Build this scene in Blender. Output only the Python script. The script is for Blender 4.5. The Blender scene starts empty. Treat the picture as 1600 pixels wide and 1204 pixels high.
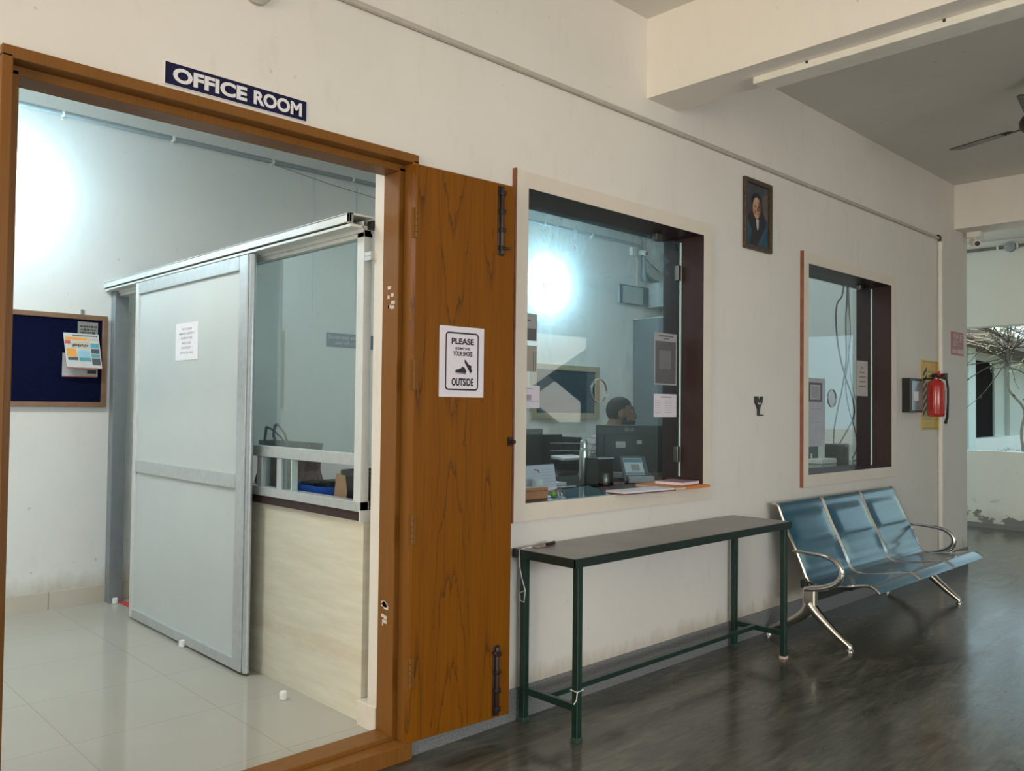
import bpy, bmesh, math, random
from mathutils import Vector, Matrix
random.seed(7)
PI = math.pi
SC = bpy.context.scene
COL = SC.collection

# ------------------------------------------------------------------ camera
cam_d = bpy.data.cameras.new('camera')
cam = bpy.data.objects.new('camera', cam_d); COL.objects.link(cam)
_r = Vector((0.71915, -0.69476, 0.01124)); _d = Vector((0.02614, 0.01089, -0.99960)); _f = Vector((0.69436, 0.71916, 0.02599))
cam.matrix_world = Matrix(((_r.x, -_d.x, -_f.x, 0.0), (_r.y, -_d.y, -_f.y, -2.527), (_r.z, -_d.z, -_f.z, 1.3), (0, 0, 0, 1)))
cam_d.sensor_fit = 'HORIZONTAL'; cam_d.sensor_width = 36.0
cam_d.lens = 36.0 * 1311.9 / 1600.0
cam_d.clip_start = 0.05
SC.camera = cam

# ------------------------------------------------------------------ sky, daylight, exposure
W = bpy.data.worlds.new('sky'); SC.world = W; W.use_nodes = True
bgn = W.node_tree.nodes['Background']
bgn.inputs[0].default_value = (0.64, 0.89, 1.0, 1); bgn.inputs[1].default_value = 1.55
SC.view_settings.view_transform = 'Standard'
SC.view_settings.look = 'None'
SC.view_settings.gamma = 1.0
SC.view_settings.use_curve_mapping = False
SC.view_settings.exposure = 0.0

def area(name, loc, aim, sx, sy, power, color):
    d = bpy.data.lights.new(name, 'AREA'); d.shape = 'RECTANGLE'; d.size = sx; d.size_y = sy
    d.energy = power; d.color = color
    o = bpy.data.objects.new(name, d); COL.objects.link(o)
    o.location = loc
    o.rotation_euler = (Vector(aim) - Vector(loc)).to_track_quat('-Z', 'Y').to_euler()
    return o
# daylight entering by the open entrance end, the open side opposite, and the side passage; added unseen fill lights under the office ceiling
area('daylight_entrance', (-3.95, -2.2, 1.75), (4.0, -1.9, 1.6), 3.0, 2.2, 148, (1.0, 0.79, 0.52))
area('daylight_side', (2.0, -5.95, 1.55), (2.2, 0.0, 0.7), 3.4, 1.3, 92, (1.0, 0.96, 0.95))
area('daylight_passage', (9.25, 4.9, 1.7), (9.4, 0.0, 1.2), 2.2, 2.6, 18, (1.0, 0.90, 0.62))
area('fill_lobby', (0.4, 1.5, 3.15), (0.7, 1.5, 0.0), 0.3, 1.2, 42, (0.98, 1.0, 0.96))
area('fill_office', (5.0, 1.7, 3.18), (5.0, 1.7, 0.0), 1.2, 0.3, 16, (0.90, 0.90, 0.80))
area('fill_office_end', (7.2, 1.2, 3.18), (7.2, 1.2, 0.0), 0.3, 1.0, 3, (0.88, 0.95, 1.0))

# high sun beyond the roof: it reaches the yard and the outdoor stairs, never the corridor
sun_d = bpy.data.lights.new('sun', 'SUN'); sun_d.energy = 20.0; sun_d.angle = 0.009; sun_d.color = (1.0, 0.96, 0.88)
sun = bpy.data.objects.new('sun', sun_d); COL.objects.link(sun)
sun.rotation_euler = Vector((1.8, -1.0, -1.0)).to_track_quat('-Z', 'Y').to_euler()

# ------------------------------------------------------------------ materials
MATS = {}
def nt(name):
    m = bpy.data.materials.new(name); m.use_nodes = True
    n = m.node_tree.nodes; l = m.node_tree.links
    return m, n, l, n['Principled BSDF']
def S(node, key, v): node.inputs[key].default_value = v
def coords(n, l, scale=(1, 1, 1), kind='Object', loc=(0, 0, 0), rot=(0, 0, 0)):
    tc = n.new('ShaderNodeTexCoord'); mp = n.new('ShaderNodeMapping')
    S(mp, 'Scale', scale); S(mp, 'Location', loc); S(mp, 'Rotation', rot)
    l.new(tc.outputs[kind], mp.inputs['Vector']); return mp.outputs[0]
def noise(n, l, vec, scale, detail=4, rough=0.55, dist=0.0):
    t = n.new('ShaderNodeTexNoise'); S(t, 'Scale', scale); S(t, 'Detail', detail); S(t, 'Roughness', rough); S(t, 'Distortion', dist)
    l.new(vec, t.inputs['Vector']); return t.outputs['Fac']
def ramp(n, l, fac, stops):
    r = n.new('ShaderNodeValToRGB'); e = r.color_ramp.elements
    while len(e) < len(stops): e.new(0.5)
    for k, (p, c) in enumerate(stops):
        e[k].position = p; e[k].color = (*c, 1) if len(c) == 3 else c
    l.new(fac, r.inputs[0]); return r.outputs[0]
def mixc(n, l, fac, a, b, mode='MIX'):
    x = n.new('ShaderNodeMix'); x.data_type = 'RGBA'; x.blend_type = mode
    if isinstance(fac, (int, float)): x.inputs[0].default_value = fac
    else: l.new(fac, x.inputs[0])
    for i, v in ((6, a), (7, b)):
        if isinstance(v, tuple): x.inputs[i].default_value = (*v[:3], 1)
        else: l.new(v, x.inputs[i])
    return x.outputs[2]
def math_(n, l, op, a, b=None, c=None):
    x = n.new('ShaderNodeMath'); x.operation = op
    for i, v in enumerate((a, b, c)):
        if v is None: continue
        if isinstance(v, (int, float)): x.inputs[i].default_value = v
        else: l.new(v, x.inputs[i])
    return x.outputs[0]
def bump(n, l, b, h, strength=0.2, dist=0.01):
    bp = n.new('ShaderNodeBump'); S(bp, 'Strength', strength); S(bp, 'Distance', dist)
    l.new(h, bp.inputs['Height']); l.new(bp.outputs[0], b.inputs['Normal'])

def plain(name, c, rough=0.5, metal=0.0, var=0.08, scale=14.0, coat=0.0, spec=0.5, bmp=0.0):
    """A painted, plastic or metal surface with a little uneven tone."""
    if name in MATS: return MATS[name]
    m, n, l, b = nt(name)
    v = coords(n, l)
    f = noise(n, l, v, scale, 4)
    lo = tuple(max(0, x * (1 - var)) for x in c); hi = tuple(min(1, x * (1 + var)) for x in c)
    l.new(ramp(n, l, f, [(0.3, lo), (0.7, hi)]), b.inputs['Base Color'])
    S(b, 'Roughness', rough); S(b, 'Metallic', metal); S(b, 'Coat Weight', coat); S(b, 'Specular IOR Level', spec)
    if bmp: bump(n, l, b, f, bmp, 0.003)
    MATS[name] = m; return m

def wall_mat(name, c, stain, low=0.0, peel=False, zlow=0.13):
    m, n, l, b = nt(name)
    v = coords(n, l)
    f1 = noise(n, l, v, 1.1, 5, 0.6)
    col = ramp(n, l, f1, [(0.35, tuple(x * 0.94 for x in c)), (0.65, c)])
    f2 = noise(n, l, coords(n, l, (2.2, 2.2, 0.7)), 5.0, 6, 0.65)
    s = ramp(n, l, f2, [(0.56, (0, 0, 0)), (0.74, (0.35, 0.35, 0.35))])
    col = mixc(n, l, s, col, stain)
    # scattered small scuffs and chips
    f3 = noise(n, l, v, 26.0, 2, 0.5)
    s3 = ramp(n, l, f3, [(0.735, (0, 0, 0)), (0.76, (0.45, 0.45, 0.45))])
    col = mixc(n, l, s3, col, tuple(x * 0.55 for x in c))
    sep = n.new('ShaderNodeSeparateXYZ'); tc = n.new('ShaderNodeTexCoord'); l.new(tc.outputs['Object'], sep.inputs[0])
    if low:
        # damp brown grime on the plaster just above the skirting, its edge ragged
        zz = math_(n, l, 'ADD', sep.outputs['Z'], math_(n, l, 'MULTIPLY', math_(n, l, 'SUBTRACT', f2, 0.5), 0.22))
        mk = n.new('ShaderNodeMapRange'); S(mk, 'From Min', zlow + 0.075); S(mk, 'From Max', zlow - 0.04); S(mk, 'To Min', 0.0); S(mk, 'To Max', low)
        l.new(zz, mk.inputs[0])
        col = mixc(n, l, mk.outputs[0], col, (0.42, 0.34, 0.22))
    if peel:
        mp = noise(n, l, coords(n, l, (1, 1, 1.6), loc=(3.1, 1.7, 0)), 4.2, 5, 0.6)
        band = n.new('ShaderNodeMapRange'); S(band, 'From Min', 0.34); S(band, 'From Max', 0.2); l.new(sep.outputs['Z'], band.inputs[0])
        pm = math_(n, l, 'MULTIPLY', ramp(n, l, mp, [(0.55, (0, 0, 0)), (0.57, (1, 1, 1))]), band.outputs[0])
        col = mixc(n, l, pm, col, (0.24, 0.24, 0.22))
    l.new(col, b.inputs['Base Color'])
    S(b, 'Roughness', 0.75); S(b, 'Specular IOR Level', 0.25)
    bump(n, l, b, noise(n, l, v, 60, 3), 0.08, 0.004)
    MATS[name] = m; return m

M_wall = wall_mat('painted_plaster_beige', (0.80, 0.755, 0.70), (0.62, 0.57, 0.50), low=0.75)
M_wall_in = wall_mat('painted_plaster_office', (0.82, 0.825, 0.80), (0.71, 0.71, 0.68), low=0.5, zlow=0.2)
M_wall_far = wall_mat('painted_plaster_far', (0.78, 0.79, 0.74), (0.66, 0.67, 0.60), low=0.3, peel=True)
M_ceil = wall_mat('painted_ceiling', (0.74, 0.71, 0.66), (0.66, 0.63, 0.57))
M_beam = wall_mat('painted_beam', (0.90, 0.85, 0.79), (0.82, 0.76, 0.69))

def stone_floor():
    m, n, l, b = nt('polished_dark_stone')
    v = coords(n, l, (1.0, 3.4, 1), rot=(0, 0, 0.62))
    w = noise(n, l, v, 2.6, 8, 0.62, 1.1)
    st = noise(n, l, coords(n, l, (0.9, 7.0, 1), rot=(0, 0, 0.62)), 6.0, 6, 0.7, 0.4)
    f = math_(n, l, 'ADD', math_(n, l, 'MULTIPLY', w, 0.6), math_(n, l, 'MULTIPLY', st, 0.4))
    col = ramp(n, l, f, [(0.36, (0.060, 0.062, 0.054)), (0.5, (0.105, 0.106, 0.090)), (0.62, (0.165, 0.162, 0.132)), (0.75, (0.26, 0.25, 0.20))])
    big = noise(n, l, coords(n, l), 0.9, 3)
    col = mixc(n, l, ramp(n, l, big, [(0.45, (0, 0, 0)), (0.7, (0.35, 0.35, 0.35))]), col, (0.06, 0.045, 0.032))
    l.new(col, b.inputs['Base Color'])
    rr = ramp(n, l, w, [(0.3, (0.13, 0.13, 0.13)), (0.7, (0.24, 0.24, 0.24))])
    l.new(rr, b.inputs['Roughness']); S(b, 'Specular IOR Level', 0.55)
    return m
M_floor = stone_floor()

def tile_mat(name, c, pitch, x0, y0, line, rough, mort=0.004):
    m, n, l, b = nt(name)
    tc = n.new('ShaderNodeTexCoord'); sep = n.new('ShaderNodeSeparateXYZ'); l.new(tc.outputs['Object'], sep.inputs[0])
    ms = []
    for ax, o in (('X', x0), ('Y', y0)):
        q = math_(n, l, 'PINGPONG', math_(n, l, 'SUBTRACT', sep.outputs[ax], o), pitch / 2)
        ms.append(math_(n, l, 'LESS_THAN', q, mort / 2))
    j = math_(n, l, 'MAXIMUM', ms[0], ms[1])
    f = noise(n, l, coords(n, l), 2.0, 5)
    base = ramp(n, l, f, [(0.35, tuple(x * 0.95 for x in c)), (0.65, c)])
    l.new(mixc(n, l, j, base, line), b.inputs['Base Color'])
    S(b, 'Roughness', rough); S(b, 'Specular IOR Level', 0.5)
    return m
M_tile = tile_mat('vitrified_floor_tile', (0.45, 0.425, 0.37), 0.555, 1.0, 0.79, (0.36, 0.33, 0.27), 0.06)

def granite():
    m, n, l, b = nt('grey_granite')
    v = coords(n, l)
    f = noise(n, l, v, 120, 3, 0.7); g = noise(n, l, v, 3.0, 4)
    c = ramp(n, l, f, [(0.35, (0.13, 0.135, 0.14)), (0.6, (0.27, 0.275, 0.28))])
    c = mixc(n, l, math_(n, l, 'MULTIPLY', g, 0.5), c, (0.20, 0.195, 0.18))
    l.new(c, b.inputs['Base Color']); S(b, 'Roughness', 0.38)
    return m
M_granite = granite()

def teak(name, dark, mid, light, wave=True, rough=0.42):
    m, n, l, b = nt(name)
    v = coords(n, l, (1, 1, 0.16))
    warp = n.new('ShaderNodeTexNoise'); S(warp, 'Scale', 3.2); S(warp, 'Detail', 3.0); l.new(v, warp.inputs['Vector'])
    ad = n.new('ShaderNodeVectorMath'); ad.operation = 'MULTIPLY_ADD'
    l.new(warp.outputs['Color'], ad.inputs[0]); ad.inputs[1].default_value = (0.34, 0.12, 0.34); l.new(v, ad.inputs[2])
    wv = n.new('ShaderNodeTexWave'); wv.wave_type = 'BANDS'; wv.bands_direction = 'X'; S(wv, 'Scale', 5.6); S(wv, 'Distortion', 2.2); S(wv, 'Detail', 2.0); S(wv, 'Detail Scale', 1.4)
    l.new(ad.outputs[0], wv.inputs['Vector'])
    fine = noise(n, l, coords(n, l, (60, 60, 1.2)), 3.0, 5, 0.6)
    broad = noise(n, l, coords(n, l, (9, 9, 0.3)), 1.5, 3)
    base = ramp(n, l, fine, [(0.3, mid), (0.7, light)])
    base = mixc(n, l, math_(n, l, 'MULTIPLY', broad, 0.55), base, tuple(x * 0.66 for x in mid))
    if wave:
        # flat-sawn figure: nested tongues in the middle of the leaf, straight lines at its sides
        tc = n.new('ShaderNodeTexCoord'); sp = n.new('ShaderNodeSeparateXYZ'); l.new(tc.outputs['Object'], sp.inputs[0])
        wob = noise(n, l, coords(n, l, (1, 1, 0.5)), 5.5, 4, 0.6)
        wob2 = noise(n, l, coords(n, l, (16, 16, 1.1)), 2.0, 4, 0.65)
        for ku, (uc, half, zc, amp, freq) in enumerate(((-0.79, 0.085, 0.06, 0.62, 2.8), (-0.615, 0.03, 0.30, 0.4, 1.6), (-0.945, 0.03, -0.25, 0.4, 1.4))):
            rr = math_(n, l, 'DIVIDE', math_(n, l, 'ABSOLUTE', math_(n, l, 'SUBTRACT', math_(n, l, 'ADD', sp.outputs['X'], math_(n, l, 'MULTIPLY', math_(n, l, 'SUBTRACT', wob, 0.5), 0.05)), uc + 1.65)), half)
            zz = math_(n, l, 'ABSOLUTE', math_(n, l, 'SUBTRACT', sp.outputs['Z'], zc + 1.1))
            val = math_(n, l, 'MULTIPLY', math_(n, l, 'SUBTRACT', math_(n, l, 'ADD', zz, math_(n, l, 'MULTIPLY', wob2, 0.42)), math_(n, l, 'MULTIPLY', math_(n, l, 'POWER', rr, 2.4), amp)), freq)
            fr_ = math_(n, l, 'FRACT', val)
            msk = math_(n, l, 'LESS_THAN', rr, 1.0)
            k = math_(n, l, 'MULTIPLY', ramp(n, l, fr_, [(0.0, (0, 0, 0)), (0.80, (0.0, 0, 0)), (0.95, (0.38, 0.38, 0.38)), (0.985, (0.8, 0.8, 0.8)), (1.0, (0, 0, 0))]), msk)
            base = mixc(n, l, k, base, dark)
        line = noise(n, l, coords(n, l, (34, 34, 0.25)), 2.2, 2)
        base = mixc(n, l, ramp(n, l, line, [(0.60, (0, 0, 0)), (0.72, (0.4, 0.4, 0.4))]), base, dark)
    l.new(base, b.inputs['Base Color']); S(b, 'Roughness', rough); S(b, 'Specular IOR Level', 0.18)
    return m
M_teak = teak('teak_laminate', (0.045, 0.02, 0.006), (0.205, 0.066, 0.0015), (0.275, 0.094, 0.003))
M_frame = teak('varnished_teak_frame', (0.06, 0.025, 0.008), (0.215, 0.086, 0.016), (0.275, 0.116, 0.024), wave=False, rough=0.42)
M_brown = teak('dark_brown_laminate', (0.02, 0.013, 0.013), (0.052, 0.030, 0.029), (0.070, 0.041, 0.039), wave=False, rough=0.4)

def panel_mat():
    m, n, l, b = nt('cream_laminate')
    f = noise(n, l, coords(n, l, (2, 1.0, 9), rot=(0.25, 0, 0)), 3.0, 6, 0.6)
    c = ramp(n, l, f, [(0.35, (0.70, 0.65, 0.52)), (0.7, (0.80, 0.76, 0.64))])
    sep = n.new('ShaderNodeSeparateXYZ'); tc = n.new('ShaderNodeTexCoord'); l.new(tc.outputs['Object'], sep.inputs[0])
    g = noise(n, l, coords(n, l, (1, 2, 4)), 5, 5)
    d = math_(n, l, 'ABSOLUTE', math_(n, l, 'SUBTRACT', math_(n, l, 'ADD', sep.outputs['Z'], math_(n, l, 'MULTIPLY', g, 0.12)), 0.30))
    mk = n.new('ShaderNodeMapRange'); S(mk, 'From Min', 0.05); S(mk, 'From Max', 0.0); S(mk, 'To Max', 0.28); l.new(d, mk.inputs[0])
    c = mixc(n, l, mk.outputs[0], c, (0.55, 0.40, 0.24))
    l.new(c, b.inputs['Base Color']); S(b, 'Roughness', 0.4)
    return m
M_panel = panel_mat()

def glass_mat(name, tint, dust, smear):
    """Thin window pane: clear transmission, mirror reflection by angle, and wiped dust that scatters the light."""
    m, n, l, b = nt(name); n.remove(b)
    out = n['Material Output']
    tr = n.new('ShaderNodeBsdfTransparent'); tr.inputs[0].default_value = (*tint, 1)
    gl = n.new('ShaderNodeBsdfGlossy'); S(gl, 'Roughness', 0.015); gl.inputs[0].default_value = (0.95, 1, 1, 1)
    lw = n.new('ShaderNodeLayerWeight'); S(lw, 'Blend', 0.5)
    # Schlick reflectance of the two faces of a pane, the same from either side
    fr = math_(n, l, 'MULTIPLY_ADD', math_(n, l, 'POWER', lw.outputs['Facing'], 5.0), 0.92, 0.08)
    mx = n.new('ShaderNodeMixShader'); l.new(fr, mx.inputs[0]); l.new(tr.outputs[0], mx.inputs[1]); l.new(gl.outputs[0], mx.inputs[2])
    if not smear:
        l.new(mx.outputs[0], out.inputs[0]); return m
    v = coords(n, l, (1.0, 1.0, 0.55), rot=(0, 0.5, 0))
    f = noise(n, l, v, 5.0, 7, 0.62, 0.9)
    cl = noise(n, l, coords(n, l), 1.7, 3)
    tcz = n.new('ShaderNodeTexCoord'); sz = n.new('ShaderNodeSeparateXYZ'); l.new(tcz.outputs['Object'], sz.inputs[0])
    hz = n.new('ShaderNodeMapRange'); hz.interpolation_type = 'SMOOTHSTEP'; S(hz, 'From Min', 0.45); S(hz, 'From Max', 1.0); S(hz, 'To Min', 0.12); l.new(sz.outputs['Z'], hz.inputs[0])      # wiped clean lower down
    d = math_(n, l, 'ADD', dust, math_(n, l, 'MULTIPLY', math_(n, l, 'MULTIPLY', ramp(n, l, f, [(0.45, (0, 0, 0)), (0.8, (1, 1, 1))]), ramp(n, l, cl, [(0.4, (0.1, 0.1, 0.1)), (0.62, (1, 1, 1))])), math_(n, l, 'MULTIPLY', hz.outputs[0], smear)))
    scs = []
    for ior in (1.055, 0.948):
        q = n.new('ShaderNodeBsdfRefraction'); S(q, 'Roughness', 1.0); S(q, 'IOR', ior); q.inputs[0].default_value = (0.62, 0.90, 1, 1); scs.append(q)
    sc_ = n.new('ShaderNodeMixShader'); sc_.inputs[0].default_value = 0.5; l.new(scs[0].outputs[0], sc_.inputs[1]); l.new(scs[1].outputs[0], sc_.inputs[2])
    tl = n.new('ShaderNodeBsdfTranslucent'); tl.inputs[0].default_value = (0.70, 0.92, 1, 1)
    dm = n.new('ShaderNodeMixShader'); dm.inputs[0].default_value = 0.25; l.new(sc_.outputs[0], dm.inputs[1]); l.new(tl.outputs[0], dm.inputs[2])
    m2 = n.new('ShaderNodeMixShader'); l.new(d, m2.inputs[0]); l.new(mx.outputs[0], m2.inputs[1]); l.new(dm.outputs[0], m2.inputs[2])
    l.new(m2.outputs[0], out.inputs[0])
    return m
M_glass1 = glass_mat('dusty_window_glass', (0.80, 0.91, 0.94), 0.10, 0.75)
M_glass2 = glass_mat('window_glass', (0.84, 0.90, 0.88), 0.02, 0.06)
M_glass3 = glass_mat('partition_glass', (0.80, 0.87, 0.87), 0.02, 0.03)
M_gedge = plain('glass_edge_green', (0.62, 0.78, 0.72), 0.2)

M_alu = plain('brushed_aluminium', (0.60, 0.63, 0.64), 0.38, 0.55, 0.06, 30)
M_alu_w = plain('anodised_aluminium_pale', (0.74, 0.75, 0.73), 0.42, 0.25, 0.05)
M_alu_g = plain('anodised_aluminium_grey', (0.30, 0.33, 0.35), 0.45, 0.35, 0.06)
M_slide = plain('grey_white_door_board', (0.62, 0.66, 0.65), 0.35, 0, 0.03, 3)
M_chrome = plain('chrome', (0.72, 0.70, 0.68), 0.14, 1.0, 0.03)
M_steel = plain('brushed_steel', (0.62, 0.59, 0.54), 0.26, 1.0, 0.05, 40)
M_blackm = plain('black_metal', (0.02, 0.018, 0.018), 0.4, 0.3, 0.1)
M_bolt = plain('dark_brown_bolt_metal', (0.045, 0.028, 0.026), 0.35, 0.4, 0.1)
M_black = plain('black_plastic', (0.016, 0.017, 0.017), 0.42, 0, 0.1)
M_dark = plain('charcoal_plastic', (0.045, 0.048, 0.047), 0.45, 0, 0.1)
M_white = plain('white_paper', (0.86, 0.84, 0.86), 0.7, 0, 0.03)
M_paper_l = plain('lilac_white_paper', (0.76, 0.71, 0.78), 0.7, 0, 0.03)
M_ink = plain('black_ink', (0.02, 0.015, 0.02), 0.6, 0, 0.05)
M_greyink = plain('grey_print', (0.35, 0.33, 0.36), 0.7, 0, 0.05)
M_pvc_g = plain('grey_pvc_conduit', (0.33, 0.36, 0.37), 0.45, 0, 0.05)
M_pvc_w = plain('white_pvc', (0.84, 0.82, 0.75), 0.4, 0, 0.05)
M_conduit_b = plain('painted_conduit_beige', (0.50, 0.46, 0.40), 0.6, 0, 0.08)
M_arch = plain('beige_architrave_laminate', (0.76, 0.68, 0.58), 0.5, 0, 0.04, 4)
M_redwood = plain('red_brown_edging', (0.27, 0.095, 0.05), 0.55, 0, 0.25, 10)
M_navy = plain('navy_sign_face', (0.008, 0.008, 0.045), 0.45, 0, 0.1, spec=0.2)
M_signw = plain('sign_letter_white', (0.80, 0.78, 0.80), 0.45, 0, 0.02)
M_felt = plain('navy_felt', (0.004, 0.006, 0.030), 0.95, 0, 0.2, 60, spec=0.1)
M_boardwood = plain('brown_board_frame', (0.24, 0.13, 0.075), 0.5, 0, 0.15, 8)
M_green = plain('dark_green_paint', (0.009, 0.034, 0.026), 0.32, 0.1, 0.2, 25)
M_top = plain('dark_laminate_tabletop', (0.165, 0.155, 0.14), 0.28, 0, 0.28, 3)
M_rubber = plain('white_rubber', (0.85, 0.85, 0.82), 0.6)
M_red = plain('red_enamel', (0.52, 0.035, 0.03), 0.22, 0, 0.08, coat=0.5)
M_yellow = plain('yellow_board', (0.62, 0.42, 0.02), 0.5, 0, 0.1)
M_rsign = plain('faded_red_sign', (0.40, 0.09, 0.10), 0.5, 0, 0.15)
M_pink = plain('faded_pink_letter', (0.66, 0.46, 0.44), 0.6)
M_blue = plain('bright_blue_plastic', (0.02, 0.11, 0.55), 0.4)
M_card = plain('brown_cardboard', (0.48, 0.33, 0.20), 0.7)
M_orange = plain('orange_cover', (0.70, 0.22, 0.05), 0.5)
M_jute = plain('woven_taupe_bag', (0.33, 0.26, 0.24), 0.85, 0, 0.3, 90)
M_teal = plain('teal_print', (0.10, 0.34, 0.38), 0.6)
M_skin = plain('brown_skin', (0.30, 0.155, 0.10), 0.5, 0, 0.08)
M_hair = plain('black_hair', (0.014, 0.012, 0.012), 0.6, 0, 0.3, 60)
M_steelgrey = plain('painted_cupboard_grey', (0.17, 0.175, 0.185), 0.45, 0, 0.08, 3)
M_leaf = plain('vine_leaf', (0.045, 0.075, 0.03), 0.5, 0, 0.4, 8)
M_bark = plain('pale_vine_stem', (0.26, 0.235, 0.19), 0.8, 0, 0.2, 30)
M_fan = plain('brown_fan_paint', (0.055, 0.038, 0.030), 0.35, 0.3, 0.1)

def seat_mat():
    m, n, l, b = nt('blue_powder_coat')
    f = noise(n, l, coords(n, l), 12, 4)
    l.new(ramp(n, l, f, [(0.3, (0.014, 0.095, 0.165)), (0.7, (0.022, 0.120, 0.195))]), b.inputs['Base Color'])
    S(b, 'Roughness', 0.2); S(b, 'Metallic', 0.15); S(b, 'Coat Weight', 0.4); S(b, 'Coat Roughness', 0.12)
    return m
M_seat = seat_mat()
def shirt_mat():
    m, n, l, b = nt('checked_shirt_cloth')
    tc = n.new('ShaderNodeTexCoord'); sep = n.new('ShaderNodeSeparateXYZ'); l.new(tc.outputs['Object'], sep.inputs[0])
    ms = [math_(n, l, 'LESS_THAN', math_(n, l, 'PINGPONG', sep.outputs[a], 0.02), 0.0035) for a in ('X', 'Z', 'Y')]
    h = math_(n, l, 'MAXIMUM', ms[0], ms[1])
    l.new(mixc(n, l, math_(n, l, 'MULTIPLY', h, 0.8), (0.62, 0.58, 0.58), (0.14, 0.12, 0.15)), b.inputs['Base Color'])
    S(b, 'Roughness', 0.85); return m
M_shirt = shirt_mat()
def lamp_mat(name, c, s):
    m, n, l, b = nt(name); n.remove(b)
    e = n.new('ShaderNodeEmission'); e.inputs[0].default_value = (*c, 1); e.inputs[1].default_value = s
    l.new(e.outputs[0], n['Material Output'].inputs[0]); return m
M_bulb = lamp_mat('lit_lamp_globe', (0.52, 0.84, 1.0), 240.0)

# ------------------------------------------------------------------ geometry helpers
ROOT = {}          # object -> world location its mesh coordinates are relative to
def frame(o, R, U):
    R = Vector(R).normalized(); U = Vector(U).normalized(); N = R.cross(U)
    return Matrix(((R.x, U.x, N.x, o[0]), (R.y, U.y, N.y, o[1]), (R.z, U.z, N.z, o[2]), (0, 0, 0, 1)))
def F_front(x, z, y=0.0): return frame((x, y, z), (1, 0, 0), (0, 0, 1))       # a face that looks into the corridor
def F_side(y, z, x): return frame((x, y, z), (0, -1, 0), (0, 0, 1))           # a face that looks along -x

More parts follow.
